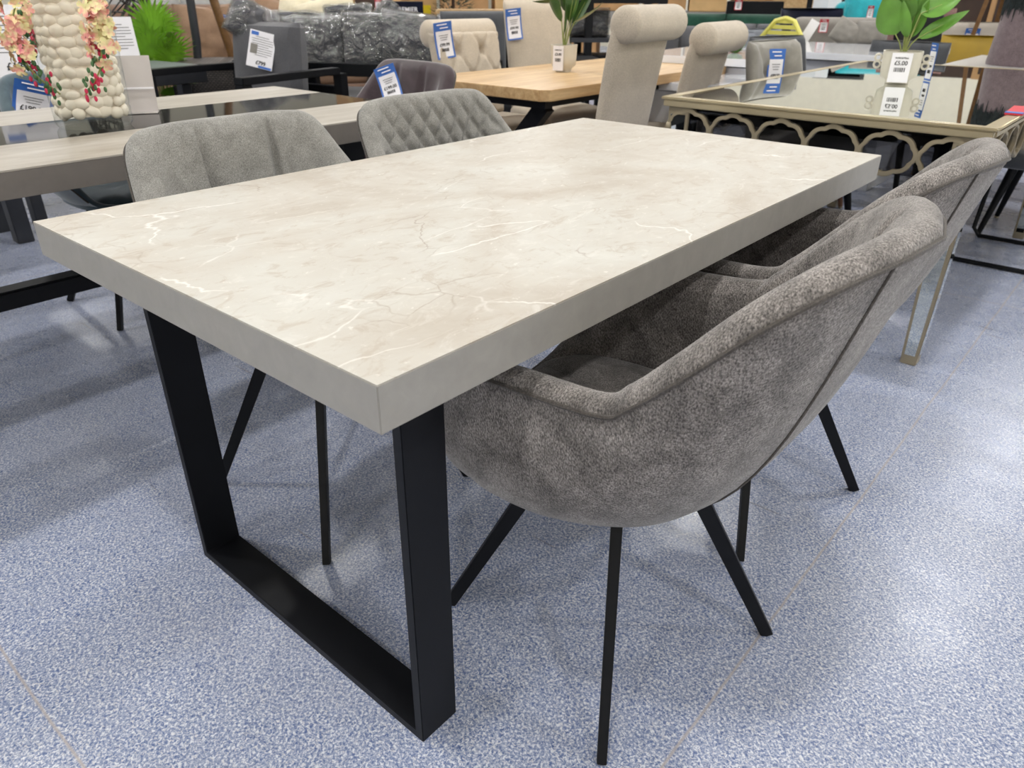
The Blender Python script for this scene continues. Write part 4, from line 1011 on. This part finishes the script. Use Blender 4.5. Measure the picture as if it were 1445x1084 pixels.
MB().lathe([(.035, 1.3), (.07, 1.36), (.09, 1.6), (.07, 1.95), (.02, 2.1), (0, 2.1)], 20, c=(-.19, 0, 0)).build('folded_canopy', M_CREAMC, wp)

sofa('long mocha brown sofa with loose cushions behind the poles', 1.8, .9, .44, .90, .2, M_BROWN2, M_BROWN, P2(392, 7.4), face_rz(P2(375, 7.3), .1), cushions=3)
sofa('mocha brown armchair behind the palm', 1.0, .80, .42, .80, .18, M_BROWN2, M_BROWN, P2(250, 6.7), face_rz(P2(250, 6.7), -.1), cushions=1)
sofa('second mocha sofa further back, its rounded top above the palm', 2.0, .9, .45, .93, .2, M_BROWN, M_BROWN2, P2(240, 8.3), face_rz(P2(240, 8.3), .1), cushions=2)
sofa('pale grey sofa at the back of the garden display', 2.3, .9, .45, .98, .2, M_GREYSOFA, M_GREYSOFA, P2(225, 10.6), face_rz(P2(225, 10.6)), cushions=3)
for k, (px, py, d, wv, hv, r_) in enumerate(((295, 40, 6.75, .50, .42, .1), (350, 34, 6.75, .55, .44, -.12), (395, 30, 6.6, .50, .40, .3), (262, 34, 7.4, .45, .30, 0), (425, 22, 7.0, .5, .34, .2))):
    p = at(px, py+12, d)
    t = thing('scatter_cushion', ('wide mocha cushion between the charcoal and wooden poles', 'mocha cushion with a blue tag right of the wooden pole', 'mocha cushion slumped right against the grey cushions', 'flat mocha cushion left of the charcoal pole', 'rolled mocha cushion at the right end of the brown sofa')[k], 'cushion', tuple(p), face_rz(p))
    MB().pillow(wv, hv, .16, TR(rx=-.25, ry=r_), crease=.03, seed=k*2.3).build('cover', M_BROWN, t)
    if k == 1: mc = t
for k, (px, py, d) in enumerate(((435, 26, 6.2), (462, 24, 6.1))):
    p = at(px, py, d); t = thing('scatter_cushion', ('cream cushion lying left on the wrapped cushions', 'cream knitted cushion peaking above the wrapped cushions')[k], 'cushion', tuple(p), face_rz(p))
    MB().pillow(.42, .26, .16, TR(ry=.25-.5*k, rx=-.3), crease=.02, seed=k).build('cover', M_CREAMC, t)
price_tag('small white tag on the mocha cushion beside the wooden pole', hit(320, 21, mc, .02), face_rz(P2(317, 6.3)), .07, .095, '£20', roll=.15)
rt = thing('rattan_ottoman', 'grey brown rattan box seat behind the charcoal armchair', 'ottoman', (*P2(312, 5.75), 0), face_rz(P2(312, 5.75), -.1))
MB().box((0, 0, .36), (.62, .55, .62)).build('woven_body', M_RAT, rt, bevel=.015)
MB().box((0, 0, .685), (.65, .58, .03)).build('lid', M_RAT, rt, bevel=.008)
for sx in (-1, 1):
    for sy in (-1, 1): MB().box((sx*.27, sy*.23, .025), (.05, .05, .05)).build('foot', M_DARKMETAL, rt)

# charcoal metal armchair with upright cushion
p = P2(354, 4.75); ac = thing('garden_armchair', 'charcoal metal garden armchair with an upright grey cushion and plastic price sheet', 'armchair', (*p, 0), face_rz(p, -.85))
for sg in (-1, 1):
    MB().box((sg*.38, -.10, .715), (.07, .70, .035)).build('armrest', M_BLACK, ac, bevel=.004)
    MB().box((sg*.38, -.42, .35), (.06, .06, .70)).build('leg', M_BLACK, ac, bevel=.004)
    MB().box((sg*.38, .28, .35), (.06, .06, .70)).build('leg', M_BLACK, ac, bevel=.004)
    MB().box((sg*.38, -.07, .34), (.05, .64, .05)).build('side_rail', M_BLACK, ac, bevel=.004)
MB().box((0, -.05, .36), (.72, .66, .05)).build('seat_frame', M_BLACK, ac, bevel=.004)
MB().rbox((0, -.06, .46), (.68, .64, .15), .05, puff=.015).build('seat_cushion', M_CUSH, ac)
MB().pillow(.50, .44, .20, TR((0.0, .12, .74), rx=-.10), e=.20, crease=.012, seed=4).build('back_cushion', M_CUSH, ac)
MB().box((0, .32, .60), (.72, .05, .05)).build('back_rail', M_BLACK, ac, bevel=.004)
q = hit(364, 88, ac, .06); q = q+np.array((0, 0, -.03)); t = sheet_sign('glossy price sheet in plastic hanging tilted on the garden armchair cushion', q, face_rz(p, -.45), .15, .19, '£799', tilt=-.16, photo=True); t.rotation_euler = (-.2, .22, t.rotation_euler[2])

# garden corner sofa with plastic wrapped cushions
p = P2(520, 5.15); gs = thing('garden_sofa', 'black metal garden sofa frame under plastic wrapped grey cushions', 'sofa', (*p, 0), face_rz(p, -.42))
MB().box((0, -.30, .70), (1.55, .06, .07)).build('back_rail', M_BLACK, gs, bevel=.004)
MB().box((0, .02, .34), (1.55, .70, .06)).build('seat_frame', M_BLACK, gs, bevel=.004)
for sx in (-1, -.33, .33, 1): MB().box((sx*.745, -.30, .335), (.06, .06, .67)).build('post', M_BLACK, gs, bevel=.004)
for sx in (-1, 1):
    MB().box((sx*.745, .33, .335), (.06, .06, .67)).build('post', M_BLACK, gs, bevel=.004); MB().box((sx*.745, .02, .70), (.06, .66, .05)).build('armrest', M_BLACK, gs, bevel=.004)
MB().rbox((0, .02, .46), (1.42, .62, .16), .05).build('seat_cushion', M_CUSH, gs)
CL = ('left of the row', 'second in the row', 'third in the row, wrinkled and shiny', 'right of the row, behind the buttoned chair')
for k, (px, py, d, wv, hv, ry, er) in enumerate(((408, 60, 5.45, .40, .30, .04, .0), (462, 60, 5.25, .40, .30, .0, -.1), (520, 56, 5.15, .31, .30, .02, -.2), (575, 56, 5.05, .36, .30, .12, -.3))):
    p = at(px, py, d); t = thing('wrapped_cushion', 'charcoal cushion in clear plastic film, '+CL[k], 'cushion', tuple(p), face_rz(p, er), 'plastic wrapped charcoal cushions')
    MB().pillow(wv, hv, .20, TR(rx=-.12, ry=ry), e=.25, crease=.012, seed=k*1.7).build('cover', M_CUSH, t)
    MB().pillow(wv+.02, hv+.02, .235, TR(rx=-.12, ry=ry), e=.25, crease=.03, seed=k*3.7+1, n=30).build('plastic_film', M_FILM, t)
for k, (px, py, d, wv, hv, ry) in enumerate(((356, 32, 4.95, .26, .20, .5), (440, 38, 5.6, .50, .16, .05), (492, 22, 5.8, .32, .12, -.04), (548, 30, 5.3, .20, .20, .75))):
    p = at(px, py, d); t = thing('wrapped_cushion', 'charcoal cushion in clear plastic film lying on top, '+('corner over the armchair', 'flat one at left', 'thin one in the middle', 'pointing up before the navy sign')[k], 'cushion', tuple(p), face_rz(p), 'plastic wrapped charcoal cushions')
    MB().pillow(wv, hv, .14, TR(rx=-.4, ry=ry), e=.3, crease=.03, seed=k*5.7).build('cover', M_CUSH, t)
    MB().pillow(wv+.02, hv+.02, .17, TR(rx=-.4, ry=ry), e=.3, crease=.05, seed=k*2.7+2, n=28).build('plastic_film', M_FILM, t)

# far left: cartons, cabinet, sign, fir, white drawers
def put(px, d): q_ = P2(px, d); return q_, face_rz(q_)
for k, (px, d, wv, hv, m_, lab) in enumerate(((488, 8.6, .30, 1.5, M_CARTON, 'tall flat carton standing left of the dark brown cabinet'), (510, 9.25, .20, 1.45, M_CARTON2, 'narrow carton standing beside the dark brown cabinet'),
        (555, 9.0, .34, 1.02, M_CARTON2, 'carton behind the navy sign'), (584, 9.0, .22, 1.4, M_CARTON, 'upright carton right of the navy sign'), (598, 9.9, .34, 1.3, M_CARTON2, 'carton with yellow label left of the fir tree'),
        (472, 10.4, .36, 1.1, M_CARTON, 'carton above the cream knitted cushion'))):
    q_, r_ = put(px, d); t = carton(lab, q_, (wv, .4, hv), r_, m_)
    if 'yellow' in lab: MB().box((0, -.203, .93), (.2, .004, .09)).build('yellow_label', plain('yellow_label', srgb(232, 210, 30), .5), t)
q_, r_ = put(532, 8.3); t = cab = thing('cabinet', 'dark brown cabinet with a white tag beside the cartons', 'cabinet', (*q_, 0), r_)
MB().box((0, 0, .7), (.36, .4, 1.4)).build('body', M_STOCK, t, bevel=.006); MB().box((.0, -.205, .7), (.33, .012, 1.3)).build('door', M_STOCK, t, bevel=.004)
q_, r_ = put(532, 7.9); price_tag('small white and red tag on the dark brown cabinet', hit(533, -2, cab, .02), r_, .06, .11, '£49', col=M_RED)
q_, r_ = put(574, 7.2); q3 = at(574, 22, 7.2)
t = thing('easel_sign', 'navy sign board with pale lettering reading PREMIER above the wrapped cushions', 'sign', (q3[0], q3[1], 0), r_)
MB().box((0, 0, q3[2]+.045), (.29, .02, .13), R=Matrix.Rotation(.12, 4, 'X')).build('board', M_NAVY, t, bevel=.003)
vs, fs = text_mesh('PREMIER', .052); MB().add([(x, -z, y) for x, y, z in vs], fs, TR((0, -.014, q3[2]+.045), rx=.0)).build('lettering', M_PAPER, t, smooth=False)
for sx in (-1, 1): MB().box((sx*.12, .02, q3[2]/2), (.02, .02, q3[2])).build('stand_leg', M_DARKMETAL, t)
q_, r_ = put(641, 9.25); t = thing('fir_tree', 'dark green artificial fir tree beside the white drawers', 'artificial tree', (*q_, 0), 0)
MB().lathe([(0, 0), (.13, 0), (.15, .25), (0, .25)], 20).build('pot', M_DARKMETAL, t); MB().tube([(0, 0, .2), (0, 0, 1.6)], [.03, .01], 8).build('trunk', M_STOCK, t)
m = MB(); rr = random.Random(11)
for k in range(1500):
    z = .45+1.15*rr.random(); r1 = .32*(1-(z-.4)/1.35)+.03; a = rr.uniform(0, 2*PI); r0 = r1*math.sqrt(rr.random()); b = Vector((r0*math.cos(a), r0*math.sin(a), z)); d = Vector((math.cos(a), math.sin(a), rr.uniform(-.3, .6)))*.08
    s_ = d.cross(Vector((rr.random()-.5, rr.random()-.5, 1))).normalized()*.010
    m.add([tuple(b-s_), tuple(b+s_), tuple(b+d)], [(0, 1, 2)])
m.build('needles', M_BUSH, t, weld=False)['kind'] = 'stuff'
q_, r_ = put(664, 8.2); t = thing('chest_of_drawers', 'white chest of drawers with oak top behind the buttoned chair', 'chest of drawers', (*q_, 0), r_)
zt = at(664, 13, 8.2)[2]
MB().box((0, 0, zt/2-.02), (.62, .4, zt-.04)).build('body', M_WHITE, t, bevel=.004); MB().box((0, 0, zt-.018), (.66, .44, .035)).build('top', M_OAK, t, bevel=.003)
for k in range(3):
    d_ = MB().box((0, -.205, .16+.25*k), (.58, .015, .23)).build('drawer', M_WHITE, t, bevel=.003); MB().ball((0, -.222, .16+.25*k), .012).build('knob', M_DARKMETAL, d_)
q_, r_ = put(452, 8.6); t = thing('white_box', 'white printed box with a small red mark beyond the cream cushions', 'box', (*q_, 0), r_)
MB().box((0, 0, .5), (.26, .3, 1.0)).build('body', M_PAPER, t, bevel=.004); MB().box((-.05, -.151, .90), (.07, .002, .03)).build('red_mark', M_RED, t, smooth=False)
q_, r_ = put(372, 11.4); t = thing('cabinet', 'dark grey cabinet with white tags at the back left', 'cabinet', (*q_, 0), r_)
MB().box((0, 0, .6), (1.1, .4, 1.2)).build('body', M_DARKMETAL, t, bevel=.006)
for sx in (-1, 1): MB().box((sx*.27, -.205, .6), (.5, .012, 1.1)).build('door', M_DARKMETAL, t, bevel=.004)
MB().box((-.38, -.214, .98), (.09, .004, .12)).build('tag', M_PAPER, t)
q_, r_ = put(400, 9.6); t = thing('fir_tree', 'small dark bush beyond the brown sofa', 'artificial tree', (q_[0]+.35, q_[1]+.3, 0), 0)
MB().lathe([(0, 0), (.13, 0), (.15, .25), (0, .25)], 20).build('pot', M_DARKMETAL, t); m = MB()
for k in range(900):
    z = .35+.85*rr.random(); a = rr.uniform(0, 2*PI); r0 = .25*math.sqrt(rr.random()); b = Vector((r0*math.cos(a), r0*math.sin(a), z)); d = Vector((math.cos(a), math.sin(a), rr.uniform(-.3, .9)))*.07
    s_ = d.cross(Vector((rr.random()-.5, rr.random()-.5, 1))).normalized()*.012; m.add([tuple(b-s_), tuple(b+s_), tuple(b+d)], [(0, 1, 2)])
m.build('foliage', M_BUSH, t, weld=False)['kind'] = 'stuff'

# middle: black open shelving, glass bottle, wrapped rolls
q_ = P2(822, 6.3); r_ = face_rz(q_, .2); sh = thing('shelf_unit', 'black open shelving unit behind the plant on the oak table', 'shelving', (*q_, 0), r_)
for sx in (-1, 0, 1):
    for sy in (-1, 1): MB().box((sx*.55, sy*.2, .55), (.055, .055, 1.1)).build('upright', M_BLACK, sh, bevel=.003)
for z in (.12, .48, .80, 1.06): MB().box((0, 0, z), (1.16, .46, .03)).build('shelf', M_BLACK if z != .80 else M_DARKMETAL, sh, bevel=.002)
MB().box((0, -.1, .60), (1.05, .30, .20)).build('drawer_box', M_BLACK, sh, bevel=.004)
T_ = TR((*q_, 0), rz=r_)
p = T_ @ Vector((-.02, -.02, .815)); t = thing('wrapped_bundle', 'silvery plastic wrapped bundle on the black shelving', 'package', tuple(p), r_)
MB().pillow(.42, .18, .3, TR((0, 0, .09)), e=.3, crease=.04, seed=3).build('contents', M_CUSH, t); MB().pillow(.44, .2, .33, TR((0, 0, .10)), e=.3, crease=.05, seed=8, n=26).build('plastic_film', M_FILM, t)
p = T_ @ Vector((.40, -.05, .815)); carton('small carton on the right of the black shelving', (p[0], p[1]), (.16, .2, .18), r_, M_CARTON2, z=.815)
p = T_ @ Vector((.0, -.05, 1.075)); t = thing('wrapped_bundle', 'white wrapped package on top of the black shelving', 'package', tuple(p), r_); MB().rbox((0, 0, .06), (.9, .34, .12), .03).build('wrapping', M_GREYSOFA, t)
q_ = P2(794, 5.5); t = thing('glass_bottle', 'green tinted glass bottle behind the plant on the oak table', 'bottle', (q_[0], q_[1], .722), 0)
MB().lathe([(0, 0), (.05, 0), (.06, .02), (.06, .14), (.03, .22), (.022, .30), (.026, .31), (.018, .31), (.018, .22), (.05, .13), (.05, .02), (0, .015)], 24).build('glass_body', mat_glass('green_glass', (.72, .84, .80), thin='glass'), t)
st = thing('side_table', 'small black side table under the green glass bottle', 'table', (q_[0], q_[1], 0), r_)
MB().box((0, 0, .705), (.5, .4, .03)).build('tabletop', M_BLACK, st, bevel=.003)
for sx in (-1, 1):
    for sy in (-1, 1): MB().box((sx*.22, sy*.17, .345), (.035, .035, .69)).build('leg', M_BLACK, st)

# far middle: pallet racking with cartons
def rack(label, q_, rz, L_, levels, boxes, d_=.9, hgt=1.45):
    t = thing('pallet_rack', label, 'racking', (*q_, 0), rz)
    for sx in (-1, 1):
        for sy in (-1, 1): MB().box((sx*L_/2, sy*d_/2, hgt/2), (.09, .07, hgt)).build('upright', M_RACK, t, smooth=False)
    for z in levels:
        for sy in (-1, 1): MB().box((0, sy*d_/2, z), (L_, .05, .12)).build('beam', M_RACK, t, smooth=False)
        MB().box((0, 0, z+.07), (L_, d_*.96, .02)).build('decking', M_RACK, t, smooth=False)
    T_ = TR((*q_, 0), rz=rz)
    for k, (x, z, wv, hv, m_, lab) in enumerate(boxes):
        p = T_ @ Vector((x, -.08, 0)); carton(lab, (p[0], p[1]), (wv, .7, hv), rz, m_, z=z)
q_ = P2(930, 10.3)
rack('grey warehouse racking stacked with cartons behind the roll back chairs', q_, face_rz(q_), 3.2, (.84,),
     [(-1.25, .923, .55, .40, M_CARTON2, 'pale carton at the left end of the grey racking'), (-.60, .923, .62, .45, M_CARTON, 'brown carton second from left on the racking'), (.02, .923, .50, .38, M_CARTON, 'brown carton in the middle of the racking'),
      (.52, .923, .42, .36, M_CARTON2, 'kraft carton right of the middle on the racking'), (1.12, .923, .6, .5, M_CARTON, 'large carton at the right end of the racking'),
      (-1.1, .0, .7, .62, M_CARTON, 'carton on the floor under the left of the racking'), (-.2, .0, .7, .58, M_CARTON2, 'carton on the floor under the middle of the racking'), (.8, .0, .8, .6, M_CARTON, 'carton on the floor under the right of the racking')])
q_ = P2(600, 12.6)
rack('grey racking far behind the cream chairs', q_, face_rz(q_), 3.4, (.70,), [(-1.2, .783, .7, .5, M_CARTON, 'far left carton on the racking behind the cream chairs'), (-.3, .783, .7, .45, M_CARTON2, 'middle carton on the racking behind the cream chairs'), (.6, .783, .7, .5, M_CARTON, 'right carton on the racking behind the cream chairs'), (1.3, .783, .5, .4, M_CARTON2, 'end carton on the racking behind the cream chairs')])

# far middle seating
sofa('bottle green velvet sofa in front of the racking', 1.6, .75, .42, .86, .2, M_GREENV, M_GREENV, P2(1020, 8.7), face_rz(P2(1020, 8.7)), cushions=2)
sofa('dark grey sofa between the two roll back chairs', 1.1, .80, .40, .80, .16, M_DGREYV, M_CUSH, P2(958, 7.0), face_rz(P2(958, 7.0)), cushions=2)
sofa('mid grey sofa with soft cushions behind the blue grey chairs', .9, .7, .42, .80, .15, M_CUSH, M_CUSH, P2(1064, 7.8), face_rz(P2(1064, 7.8)), cushions=2)
for k, (px, d) in enumerate(((1046, 6.0), (1084, 6.75))):
    q_ = P2(px, d); slim_chair(('blue grey rounded chair left of the yellow chair pair', 'blue grey rounded chair directly beside the yellow chair')[k], M_BLUEGREY, q_, face_rz(q_, .3), h_=.86, w_=.17, wrap=1.6)
q_ = P2(1078, 6.3); t = thing('side_chair', 'pale yellow plastic chair with slotted back', 'chair', (*q_, 0), face_rz(q_, -.55))
m = MB(); cvz = [.46+.47*i/12 for i in range(13)]
for i, z in enumerate(cvz):
    m.box((0, .20+.10*(z-.46), z), (.36-.26*max(0, (z-.78)/.17), .014, .027))
for sg in (-1, 1): m.tube([(sg*.19, .20, .44), (sg*.19, .22, .65), (sg*.17, .235, .82), (sg*.08, .245, .93), (0, .25, .95)], .018, 8)
m.build('slotted_back', M_YELLOW, t); MB().rbox((0, 0, .45), (.42, .42, .03), .014).build('seat', M_YELLOW, t)
for sx in (-1, 1):
    for sy in (-1, 1): MB().tube([(sx*.15, sy*.15, .44), (sx*.2, sy*.2, 0)], .011, 8).build('leg', M_YELLOW, t)
q_ = P2(1150, 7.75); nv = slim_chair('navy velvet wing chair with a white card propped on it', M_NAVY, q_, face_rz(q_, .5), h_=1.0, w_=.30, wrap=1.5)
p = at(1142, 44, 6.6); t = thing('price_sign', 'blank white card leaning before the navy chair', 'card', tuple(p), face_rz(p)); MB().box((0, 0, .0), (.07, .003, .16), R=Matrix.Rotation(.45, 4, 'Y')).build('card', M_PAPER, t)
q_ = P2(1193, 7.15); ss = sofa('stone grey buttoned sofa with a red tag and scatter cushions', .85, .8, .42, .94, .12, M_STONEF, M_STONEF, q_, face_rz(q_, .1), cushions=1, pads=False)
for k, (px, py, d) in enumerate(((1196, 48, 6.55), (1230, 47, 6.55))):
    p = at(px, py, d); t = thing('scatter_cushion', ('stone cushion with a pointed corner on the buttoned sofa', 'rounded stone cushion right of the buttoned sofa')[k], 'cushion', tuple(p), face_rz(p)); MB().pillow(.22, .17, .10, TR(rx=-.3, ry=.5 if k == 0 else 0), crease=.01, seed=k).build('cover', M_STONEF, t)
price_tag('red and white tag on the stone grey sofa', hit(1164, 27, ss, .12), face_rz(P2(1164, 6.4)), .068, .10, '£399', col=M_RED)
q_ = P2(1252, 8.1); t = sofa('turquoise velvet channel backed sofa behind the broad leaved plant', .95, .8, .42, 1.05, .10, M_TURQ, M_TURQ, q_, face_rz(q_, .15), cushions=1)
for k in range(9): MB().tube([(-.36+.09*k, .19, .5), (-.36+.09*k, .20, 1.0), (-.36+.09*k, .28, 1.055)], .04, 10).build('back_channel', M_TURQ, t)
price_tag('red and white tag on the turquoise sofa', hit(1230, 8, t, .10), face_rz(P2(1228, 6.7)), .05, .10, '£499', col=M_RED)

def gloss_table(label, corner, L_, D_, z, rz, m_=M_WHITE, drop=.10):
    t = thing('coffee_table', label, 'table', (corner[0], corner[1], 0), rz)
    MB().box((0, 0, z-.02), (L_, D_, .04)).build('tabletop', m_, t, bevel=.003)
    MB().box((0, 0, (z-.05)/2), (L_*.9, D_*.86, z-.05)).build('base', m_, t, bevel=.003)
    return t
q_ = P2(1185, 5.75); gloss_table('white gloss table behind the dark grey chair', (q_[0], q_[1]+.1), 1.05, 1.1, .795, .0)
q_ = P2(1012, 5.0); gloss_table('white gloss table between the second roll back chair and the dove grey chair', (q_[0], q_[1]), .7, .8, .80, .1)
q_ = P2(1000, 4.35); gloss_table('lower white gloss table with a dark edge behind the second roll back chair', (q_[0]-.05, q_[1]+.1), .6, .9, .72, .05)
q_ = at(1037, 72, 5.0); t = thing('small_plant', 'tiny green plant on the white gloss table', 'plant', (q_[0], q_[1], .80), 0); m = MB()
for k in range(90):
    a = rr.uniform(0, 2*PI); d = Vector((math.cos(a), math.sin(a), rr.uniform(.3, 1.5)))*.05; s_ = d.cross(Vector((0, 0, 1))).normalized()*.010; b = Vector((math.cos(a), math.sin(a), 0))*.02*rr.random(); m.add([tuple(b), tuple(b+d*.5-s_), tuple(b+d), tuple(b+d*.5+s_)], [(0, 1, 2, 3)])
m.build('foliage', M_LEAF, t, weld=False)['kind'] = 'stuff'

# far right: black units, oak drawers, white panels
q_, r_ = put(1058, 9.35); t = thing('tv_cabinet', 'black media cabinet with a red and white tag before the racking', 'cabinet', (*q_, 0), r_)
MB().box((0, 0, .52), (.58, .45, 1.04)).build('body', M_BLACK, t, bevel=.005); MB().box((0, -.23, .86), (.3, .02, .10)).build('drawer', M_DARKMETAL, t, bevel=.003); MB().box((-.1, -.23, .72), (.20, .01, .05)).build('red_tag', M_RED, t)
price_tag('red and white tag on the black media cabinet', hit(1043, -1, t, .02), r_, .075, .10, '£199', col=M_RED)
q_, r_ = put(1118, 9.95); t = thing('chest_of_drawers', 'pale oak chest of drawers on a grey plinth behind the yellow chair', 'chest of drawers', (*q_, 0), r_)
MB().box((0, 0, 1.06), (.56, .45, .22)).build('body', M_OAK, t, bevel=.005); MB().box((0, 0, .475), (.6, .5, .95)).build('plinth', M_RACK, t, bevel=.005)
for k in range(1):
    d_ = MB().box((0, -.232, 1.06), (.50, .015, .18)).build('drawer', M_OAK, t, bevel=.003); MB().box((0, -.242, 1.09), (.22, .01, .02)).build('handle', M_STOCK, d_)
for k, (px, wv, m_, lab) in enumerate(((1133, .05, M_BLACK, 'thin black panel leaning right of the oak drawers'), (1150, .16, M_WHITE, 'white door panel standing second from the oak drawers'), (1167, .12, M_PAPER, 'narrow white panel beside the dark gallery shelf'))):
    q_, r_ = put(px, 8.5); t = thing('door_panel', lab, 'panel', (*q_, 0), r_); MB().box((0, 0, .59), (wv, .05, 1.18)).build('panel', m_, t, bevel=.004)
q_, r_ = put(1192, 8.8); t = thing('display_shelf', 'dark display shelf holding small white pieces behind the stone sofa', 'shelving', (*q_, 0), r_)
for sx in (-1, 1): MB().box((sx*.22, 0, .6), (.04, .3, 1.2)).build('side_panel', M_DWALL, t)
MB().box((0, .14, .6), (.44, .02, 1.2)).build('back_panel', M_DWALL, t)
for z in (.1, .5, .88, 1.05, 1.19): MB().box((0, 0, z), (.42, .28, .025)).build('shelf', M_DWALL, t)
for k, (x, z) in enumerate(((-.05, .8935), (.08, 1.0635))):
    p = TR((*q_, 0), rz=r_) @ Vector((x, -.04, z)); t = thing('ornament', ('white ornament on the lower shelf of the dark display', 'white ornament on the upper shelf of the dark display')[k], 'ornament', tuple(p), r_); MB().rbox((0, 0, .04), (.13, .1, .08), .02).build('body', M_WHITE, t)
q_, r_ = put(1180, 10.3); carton('kraft carton behind the turquoise sofa', q_, (.8, .5, 1.15), r_, M_CARTON)
q_, r_ = put(1315, 9.6); t = thing('cabinet', 'dark brown wardrobe behind the broad leaved plant', 'cabinet', (*q_, 0), r_); MB().box((0, 0, .6), (1.2, .5, 1.2)).build('body', M_STOCK, t, bevel=.006)
for sx in (-1, 1): MB().box((sx*.29, -.256, .6), (.55, .012, 1.1)).build('door', M_STOCK, t, bevel=.004)
q_, r_ = put(1495, 9.5); t = thing('cabinet', 'brown display cabinet beyond the taupe chair', 'cabinet', (*q_, 0), r_); MB().box((0, 0, .6), (1.3, .5, 1.2)).build('body', M_CARTON, t, bevel=.006)
for sx in (-1, 1): MB().box((sx*.31, -.256, .6), (.58, .012, 1.1)).build('door', M_STOCK, t, bevel=.004)
# office / recliner chairs and the taupe and mustard chairs
q_ = P2(1380, 8.0); slim_chair('slate leather high back chair leaning behind the taupe chair', M_DGREYV, q_, face_rz(q_, -1.2), h_=1.06, w_=.24, wrap=1.0)
q_ = P2(1325, 6.7); t = slim_chair('black slatted chair stacked behind the broad leaved plant', M_BLACK, q_, face_rz(q_, .8), h_=1.0, w_=.22, wrap=.8)
q_ = P2(1300, 7.1); slim_chair('dusty rose chair behind the broad leaved plant', fabric('dusty_rose_velvet', srgb(140, 110, 106), rough=.8), q_, face_rz(q_, .2), h_=1.02, w_=.25, wrap=.8)
q_ = P2(1372, 7.0); tc = slim_chair('taupe leather chair with a blue edged tag', M_TAUPE, q_, face_rz(q_, .05), h_=.93, w_=.235, wrap=.5)
price_tag('blue edged price tag hanging on the taupe chair', hit(1374, 40, tc, .03), face_rz(q_), .10, .15, '£69.99')
q_ = P2(1380, 6.15); t = thing('side_chair', 'mustard yellow shell chair in front of the taupe chair', 'chair', (*q_, 0), face_rz(q_, .1))
sheet([(.16+.10*u**1.5, .44+.43*u) for u in [i/14 for i in range(15)]], lambda u: .23-.02*u, .012, wrap=1.3).build('shell_back', M_MUST, t, angle=80)
MB().rbox((0, 0, .45), (.42, .40, .03), .014).build('seat', M_MUST, t)
for sx in (-1, 1):
    for sy in (-1, 1): MB().tube([(sx*.12, sy*.12, .46), (sx*.2, sy*.2, 0)], .012, 8).build('leg', M_OAK, t)
e_ = P2(1400, 7.2); t = thing('easel', 'wooden easel frame standing behind the mauve lamp', 'easel', (*e_, 0), face_rz(e_))
for (a, b) in (((-.25, 0, 0), (-.03, 0, 1.7)), ((.25, 0, 0), (.03, 0, 1.7)), ((0, .45, 0), (0, .02, 1.6))): MB().bar(a, b, .045, .03).build('leg', M_POLE, t)
MB().bar((-.2, -.02, .5), (.2, -.02, .5), .04, .03).build('cross_bar', M_POLE, t)

# stone topped table and the mauve lamp on it
sp = thing('dining_table', 'pale stone topped table beyond the mirrored table, under the mauve lamp', 'dining table', (.0, 5.13, 0), 0)
MB().box((.12, 0, .745), (1.44, 1.14, .03)).build('tabletop', M_STONETOP, sp, bevel=.004)
for sx in (-1, 1): MB().box((.12+sx*.60, 0, .365), (.08, .9, .73)).build('leg', M_BLACK, sp, bevel=.004)
q = onz(1446, 92, .7605)
lp2 = thing('table_lamp', 'tall mauve suede lamp with dark fringed top on the stone topped table', 'lamp', (q[0], q[1], .7605), 0)
MB().lathe([(0, 0), (.195, 0), (.198, .01), (.182, .26), (.178, .30), (0, .30)], 40).build('suede_body', M_MAUVE, lp2)
m = MB(); rr = random.Random(21)
m.lathe([(.180, .27), (.178, .40), (.15, .44), (0, .44)], 32)
for k in range(420):
    a = 2*PI*k/420; l = rr.uniform(.05, .09); z = .31+rr.uniform(-.01, .10); r0 = .183
    m.bar((r0*math.cos(a), r0*math.sin(a), z), ((r0+.006)*math.cos(a+.02), (r0+.006)*math.sin(a+.02), z-l), .006, .004, .002, .002)
m.build('fringe', M_FRINGE, lp2)
bk = thing('booklet', 'red and blue booklet lying on the near right corner of the mirrored table', 'leaflet', tuple(onz(1432, 160, MZ)+np.array((0, .05, .001))), .05)
MB().box((0, 0, .003), (.05, .22, .005)).build('cover', M_RED, bk); MB().box((0, -.095, .0065), (.05, .03, .002)).build('blue_label', M_BLUE, bk)
